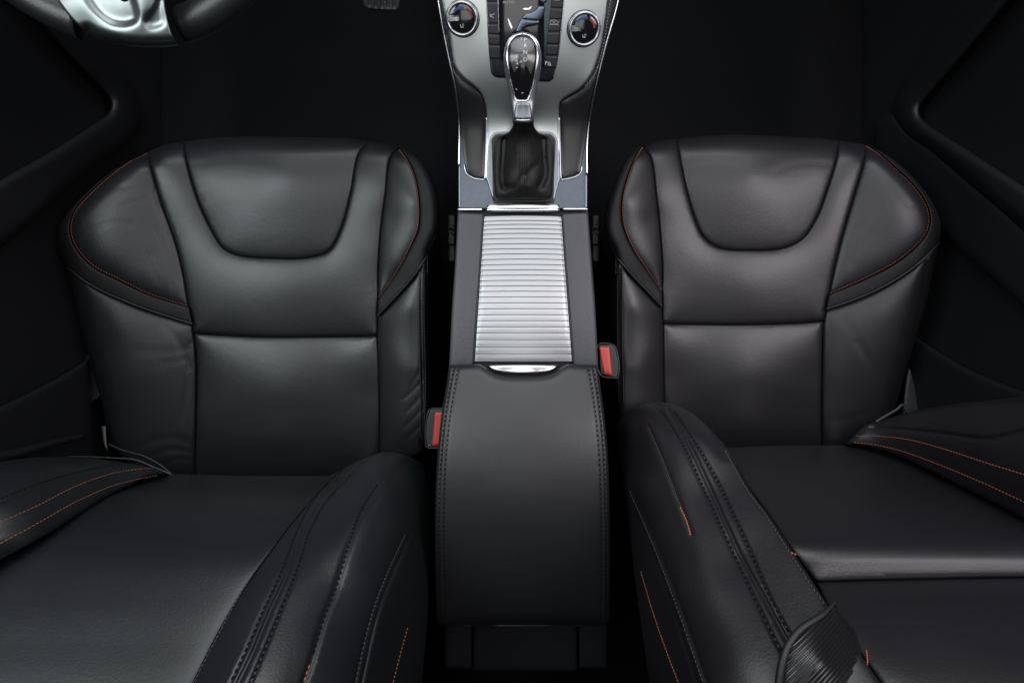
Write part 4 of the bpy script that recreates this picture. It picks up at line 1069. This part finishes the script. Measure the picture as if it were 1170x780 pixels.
# ---------------- steering wheel
def steering_wheel():
    e1 = np.array([1, 0, 0.]); al = math.radians(22)
    e2 = np.array([0, math.cos(al), math.sin(al)]); nn = np.cross(e1, e2)
    D0 = .63; r = .180
    B = np.array([(158 - CX) * D0 / F, (CY - 36) * D0 / F, -D0])
    C = B + e2 * r
    tow = lambda v: np.asarray(v) @ RM.T + CAM
    t = empty('steering_wheel', tuple(tow(C)), 'black leather steering wheel with a silver lower spoke, seen at its bottom edge', 'steering wheel')
    def ring(a0, a1, mat, name, rt=.0155, n=90, closed=False):
        V, Fc = [], []; k = 16
        for i in range(n + (0 if closed else 1)):
            a = math.radians(a0 + (a1 - a0) * i / n)
            d = e1 * math.cos(a) + e2 * math.sin(a)
            ed = 1.0
            for j in range(k):
                b = 2 * math.pi * j / k
                V.append(tow(C + d * (r + rt * 1.15 * math.cos(b)) + nn * rt * .95 * math.sin(b)))
        for i in range(n):
            for j in range(k):
                A = i * k + j; Bq = i * k + (j + 1) % k
                Fc.append((A, A + k, Bq + k, Bq))
        Fc += [tuple(range(k)), tuple(range(n * k, (n + 1) * k))]
        return link(name, V, Fc, mat, t)
    ring(-250, -108, M['leather'], 'rim'); ring(-75.5, 110, M['leather'], 'rim')
    # lower spoke
    base = TPS([(60, -60, .585), (150, -60, .575), (230, -60, .585), (80, 0, .588), (150, 0, .583), (195, 0, .588), (100, 30, .597), (150, 48, .600), (200, 44, .602), (60, -150, .56), (200, -150, .56)])
    bot = [(99, 38), (112, 44.5), (130, 50), (150, 53.5), (180, 54.5), (204, 52.5)]
    rec = np.array(catmull([(93, -30), (98, -6), (106, 8), (118, 20), (130, 26.5), (146, 27.5), (156, 22), (155, 8), (150, -8), (147, -30)], 2))
    rec2 = np.array(catmull([(166, 25), (170, 31), (180, 31), (187, 26), (186, 10), (183, -2), (176, 10)], 2, closed=True))
    def extra(q):
        a = np.where(inside(q, rec), 1, -1) * seg_dist(q, rec, True)
        b = np.where(inside(q, rec2), 1, -1) * seg_dist(q, rec2, True)
        return .0055 / (1 + np.exp(-a / 2.2)) + .003 / (1 + np.exp(-b / 2.0))
    f = Field(base, [(np.array(catmull(bot, 2)), 15, .011)], extra)
    poly = chain([(40, -60), (54, -20), (68, 4), (82, 22), (99, 38)], bot, [(204, 52.5), (197, 40), (191, 20), (188, 0), (186, -60)], [(186, -60), (52, -60)])
    sp = Panel('lower_spoke', poly, f, M['spoke'], t, er=2, ed=.002, pd=0, step=2.0, skirt=.012)
    Panel('spoke_inset', chain([(133, -40), (135, -2), (141, 2.5), (148, 1)], [(148, 1), (147, -40)], [(147, -40), (133, -40)]), base, M['gloss'], sp.obj, er=2, ed=.002, pd=0, step=2.5, skirt=.008, lift=-.004)
    # hub far above the frame
    V, Fc = [], []; n = 48
    for h, rr in ((.0, .066), (.018, .060), (.028, .035)):
        for i in range(n):
            a = 2 * math.pi * i / n; V.append(tow(C + e1 * rr * math.cos(a) + e2 * (rr * .9 * math.sin(a)) + nn * h))
    for m in range(2):
        for i in range(n): Fc.append((m * n + i, m * n + (i + 1) % n, (m + 1) * n + (i + 1) % n, (m + 1) * n + i))
    Fc.append(tuple(range(2 * n, 3 * n)))
    link('hub', V, Fc, M['leather_side'], t)
M['spoke'] = metal('spoke_satin_silver', (0.185, 0.205, 0.203), .34, strength=.02)
steering_wheel()

# ---------------- brake pedal
def pedal():
    f = TPS([(400, -40, 1.16), (460, -40, 1.16), (416, 8, 1.19), (455, 12, 1.19), (430, -10, 1.17)])
    t = Panel('brake_pedal', chain([(411, -45), (415, 5), (418, 10)], [(418, 10), (436, 12), (452, 13)], [(452, 13), (456, 10), (454, -45)], [(454, -45), (411, -45)]), f, M['rubber'], None, er=3, ed=.005, pd=0, step=2.2, skirt=.015,
              grooves=[([(x, -40), (x + 2.5, 8)], 1.6, .006) for x in (420, 427, 434, 441, 448)]).obj
    tag(t, 'black ribbed rubber brake pedal in the dark footwell', 'pedal')
M['rubber'] = plastic('pedal_rubber', (.03, .033, .032), .5, .1)
pedal()

# ---------------- doors
def doors():
    plane = lambda x0: (lambda q: np.abs(x0) * F / np.maximum(np.abs(q[:, 0] - CX), 60))
    # side away from the wheel: armrest band, pocket edge
    t = empty('car_door', (.68, .2, .1), 'dark door panel with a long armrest ledge beside the seat with the ribbed cover', 'door', 'front doors')
    ft = TPS([(1040, -40, 1.02), (1040, 100, 1.02), (1040, 300, 1.02), (1040, 520, 1.02), (1170, -40, .80), (1170, 100, .80), (1170, 300, .80), (1170, 520, .80), (1300, -40, .655), (1300, 300, .655), (1300, 520, .655), (980, 100, 1.14), (980, 400, 1.14)])
    Panel('door_skin', chain([(985, -140), (985, 545)], [(985, 545), (1320, 545)], [(1320, 545), (1320, -140)], [(1320, -140), (985, -140)], step=10), ft, M['door'], t, er=4, ed=.002, pd=0, step=10, skirt=.05, lift=-.03)
    band = chain([(1240, -120), (1153, 0), (1100, 64), (1062, 108), (1051, 123), (1052, 133), (1062, 143), (1100, 168), (1170, 213), (1320, 305)], [(1320, 305), (1320, 420)], [(1320, 420), (1170, 262), (1110, 210), (1060, 168), (1035, 150), (1020, 128), (1030, 95), (1090, 10), (1190, -120)], [(1190, -120), (1240, -120)], step=4)
    Panel('door_armrest', band, ft, M['door'], t, er=13, ed=.014, pd=.004, pw=12, step=4, skirt=.05, lift=.012)
    Panel('door_lower_panel', chain([(1020, 128), (1035, 150), (1060, 168), (1110, 210), (1170, 262), (1320, 420)], [(1320, 420), (1320, 455)], [(1320, 455), (1230, 398), (1170, 352), (1130, 316), (1095, 283), (1060, 250), (1010, 200), (1000, 140), (1020, 128)], step=4), ft, M['door'], t, er=6, ed=.008, pd=.003, pw=8, step=4, skirt=.04, lift=-.002)
    Panel('door_pocket', chain([(1030, 375), (1051, 388), (1080, 407), (1120, 428), (1170, 447), (1320, 490)], [(1320, 490), (1320, 540)], [(1320, 540), (1030, 540)], [(1030, 540), (1030, 375)], step=4), ft, M['door'], t, er=5, ed=.008, pd=0, step=5, skirt=.04, lift=.004)
    # wheel side
    t = empty('car_door', (-.68, .2, .1), 'dark door panel behind the steering wheel, almost lost in shadow', 'door', 'front doors')
    ft2 = TPS([(130, -40, 1.02), (130, 100, 1.02), (130, 300, 1.02), (130, 520, 1.02), (0, -40, .80), (0, 100, .80), (0, 300, .80), (0, 520, .80), (-130, -40, .655), (-130, 300, .655), (-130, 520, .655), (190, 100, 1.14), (190, 400, 1.14)])
    Panel('door_skin', chain([(185, -140), (185, 545)], [(185, 545), (-150, 545)], [(-150, 545), (-150, -140)], [(-150, -140), (185, -140)], step=10), ft2, M['door'], t, er=4, ed=.002, pd=0, step=10, skirt=.05, lift=-.03)
    band = chain([(-60, -120), (15, -15), (51, 31), (90, 75), (118, 104), (127, 118), (123, 130), (108, 141), (60, 172), (0, 206), (-150, 290)], [(-150, 290), (-150, 390)], [(-150, 390), (0, 285), (60, 232), (110, 190), (150, 160), (163, 130), (150, 95), (100, 30), (40, -60), (0, -120)], [(0, -120), (-60, -120)], step=4)
    Panel('door_armrest', band, ft2, M['door'], t, er=13, ed=.014, pd=.004, pw=12, step=4, skirt=.05, lift=.012)
    Panel('door_pocket', chain([(100, 410), (85, 420), (50, 440), (0, 464), (-150, 520)], [(-150, 520), (-150, 545)], [(-150, 545), (110, 545)], [(110, 545), (100, 410)], step=4), ft2, M['door'], t, er=5, ed=.008, pd=0, step=5, skirt=.04, lift=.004)
    q = np.array(catmull([(-60, 528), (0, 522), (30, 515), (60, 506), (95, 498)], 3)); tube('sill_strip', P(q[:, 0], q[:, 1], ft2(q) - .014), np.linspace(.010, .004, len(q)), M['door'], t, n=12)
doors()
# seat side plastics on the wheel side, grey lever end: parts of that seat
def levers():
    f = TPS([(80, 400, 1.0), (130, 400, 1.0), (80, 530, .98), (130, 530, .97), (60, 460, 1.0)])
    t = SEATS[0]
    a = Panel('side_lever', chain([(97, 405), (94, 440), (92, 455), (86, 478), (82, 496)], [(82, 496), (90, 496)], [(90, 496), (94, 480), (99, 464), (112, 455), (116, 450), (108, 405)], [(108, 405), (97, 405)], step=2), f, M['plastic'], t, er=3, ed=.004, pd=0, step=3, skirt=.02, lift=.02)
    Panel('lever_tip', chain([(116, 486.5), (121, 486.5)], [(121, 486.5), (121.5, 500), (123, 516)], [(123, 516), (119, 508), (116, 486.5)], step=1.5), f, M['levergrey'], a.obj, er=2, ed=.003, pd=0, step=2, skirt=.01, lift=.03)
    q = np.array(catmull([(76, 521), (100, 521.5), (130, 523), (155, 525), (175, 533), (197, 542)], 2))
    tube('hinge_cover', P(q[:, 0], q[:, 1], np.linspace(.86, .875, len(q))), np.linspace(.0006, .0014, len(q)), M['black'], t, n=8)
    q = np.array(catmull([(124, 507), (140, 514), (165, 521), (182, 530), (196, 541)], 2)); tube('hinge_cover', P(q[:, 0], q[:, 1], np.linspace(.90, .885, len(q))), .0012, M['black'], t, n=8)
    t = SEATS[1]
    f = TPS([(1020, 400, 1.02), (1060, 400, 1.02), (1020, 480, 1.0), (1060, 480, .99), (1040, 440, 1.0)])
    Panel('hinge_cover', chain([(1040, 405), (1048, 425), (1054, 450), (1057, 470)], [(1057, 470), (1030, 476)], [(1030, 476), (1033, 440), (1040, 405)], step=2), f, M['plastic'], t, er=4, ed=.006, pd=0, step=3, skirt=.03, lift=.0)
    q = np.array(catmull([(1000, 482), (1012, 475), (1024, 468), (1032, 462), (1036, 470), (1046, 470)], 2)); tube('cable', P(q[:, 0], q[:, 1], np.full(len(q), .90)), .0022, M['plastic'], t, n=8)
    for x, t in ((515, SEATS[0]), (680, SEATS[1])):
        f = lambda q: np.full(len(q), 1.02)
        a = Panel('rail_bracket', chain([(x - 4, 245), (x + 6, 245)], [(x + 6, 245), (x + 6, 300)], [(x + 6, 300), (x - 4, 300)], [(x - 4, 300), (x - 4, 245)], step=3), f, M['black'], t, er=3, ed=.004, pd=0, step=4, skirt=.06)
        Panel('slotted_plate', chain([(x - 4, 257), (x + 5, 257)], [(x + 5, 257), (x + 5, 280)], [(x + 5, 280), (x - 4, 280)], [(x - 4, 280), (x - 4, 257)], step=2), f, M['black'], a.obj, er=2, ed=.003, pd=0, step=2.5, skirt=.01, lift=.008, grooves=[([(x - 3, 266), (x, 263), (x + 4, 267)], 1.6, .004)])
levers()
cam = bpy.data.cameras.new('camera'); co = bpy.data.objects.new('camera', cam); COL.objects.link(co)
co.location = CAM.tolist(); co.rotation_euler = (TILT, 0, 0)
cam.sensor_width = 36; cam.lens = 36 * F / 1170; cam.clip_start = .02; cam.clip_end = 50
scene.camera = co
w = bpy.data.worlds.new("World"); scene.world = w; w.use_nodes = True
w.node_tree.nodes['Background'].inputs[0].default_value = (.5, .55, .65, 1)
w.node_tree.nodes['Background'].inputs[1].default_value = .03
def area(name, loc, target, sx, sy, power, col=(1, 1, 1), spread=120):
    l = bpy.data.lights.new(name, 'AREA'); l.shape = 'RECTANGLE'; l.size = sx; l.size_y = sy; l.energy = power; l.color = col
    l.spread = math.radians(spread)
    o = bpy.data.objects.new(name, l); COL.objects.link(o); o.location = loc
    d = Vector(target) - Vector(loc); o.rotation_euler = d.to_track_quat('-Z', 'Y').to_euler()
    return o
area('roof_light', (0, .24, 1.90), (0, .20, .4), .80, .50, 1.6)
area('side_window_light', (-1.0, .22, 1.62), (-.30, .20, .42), .55, .85, 3.0, (.93, .99, 1), 85)
area('side_window_light', (1.0, .22, 1.62), (.30, .20, .42), .55, .85, 3.0, (1, .945, .985), 85)
area('plate_fill_light', (0, -.32, 1.9), (0, .45, .5), .60, .45, .75)  # added fill with no source in the car, brightens the silver plate
area('windscreen_light', (0, 1.15, 1.75), (0, -.25, .75), 1.9, 1.0, 11.5, (.93,.97,1))
scene.view_settings.view_transform = 'Standard'; scene.view_settings.look = 'None'; scene.view_settings.exposure = 0; scene.view_settings.gamma = 1
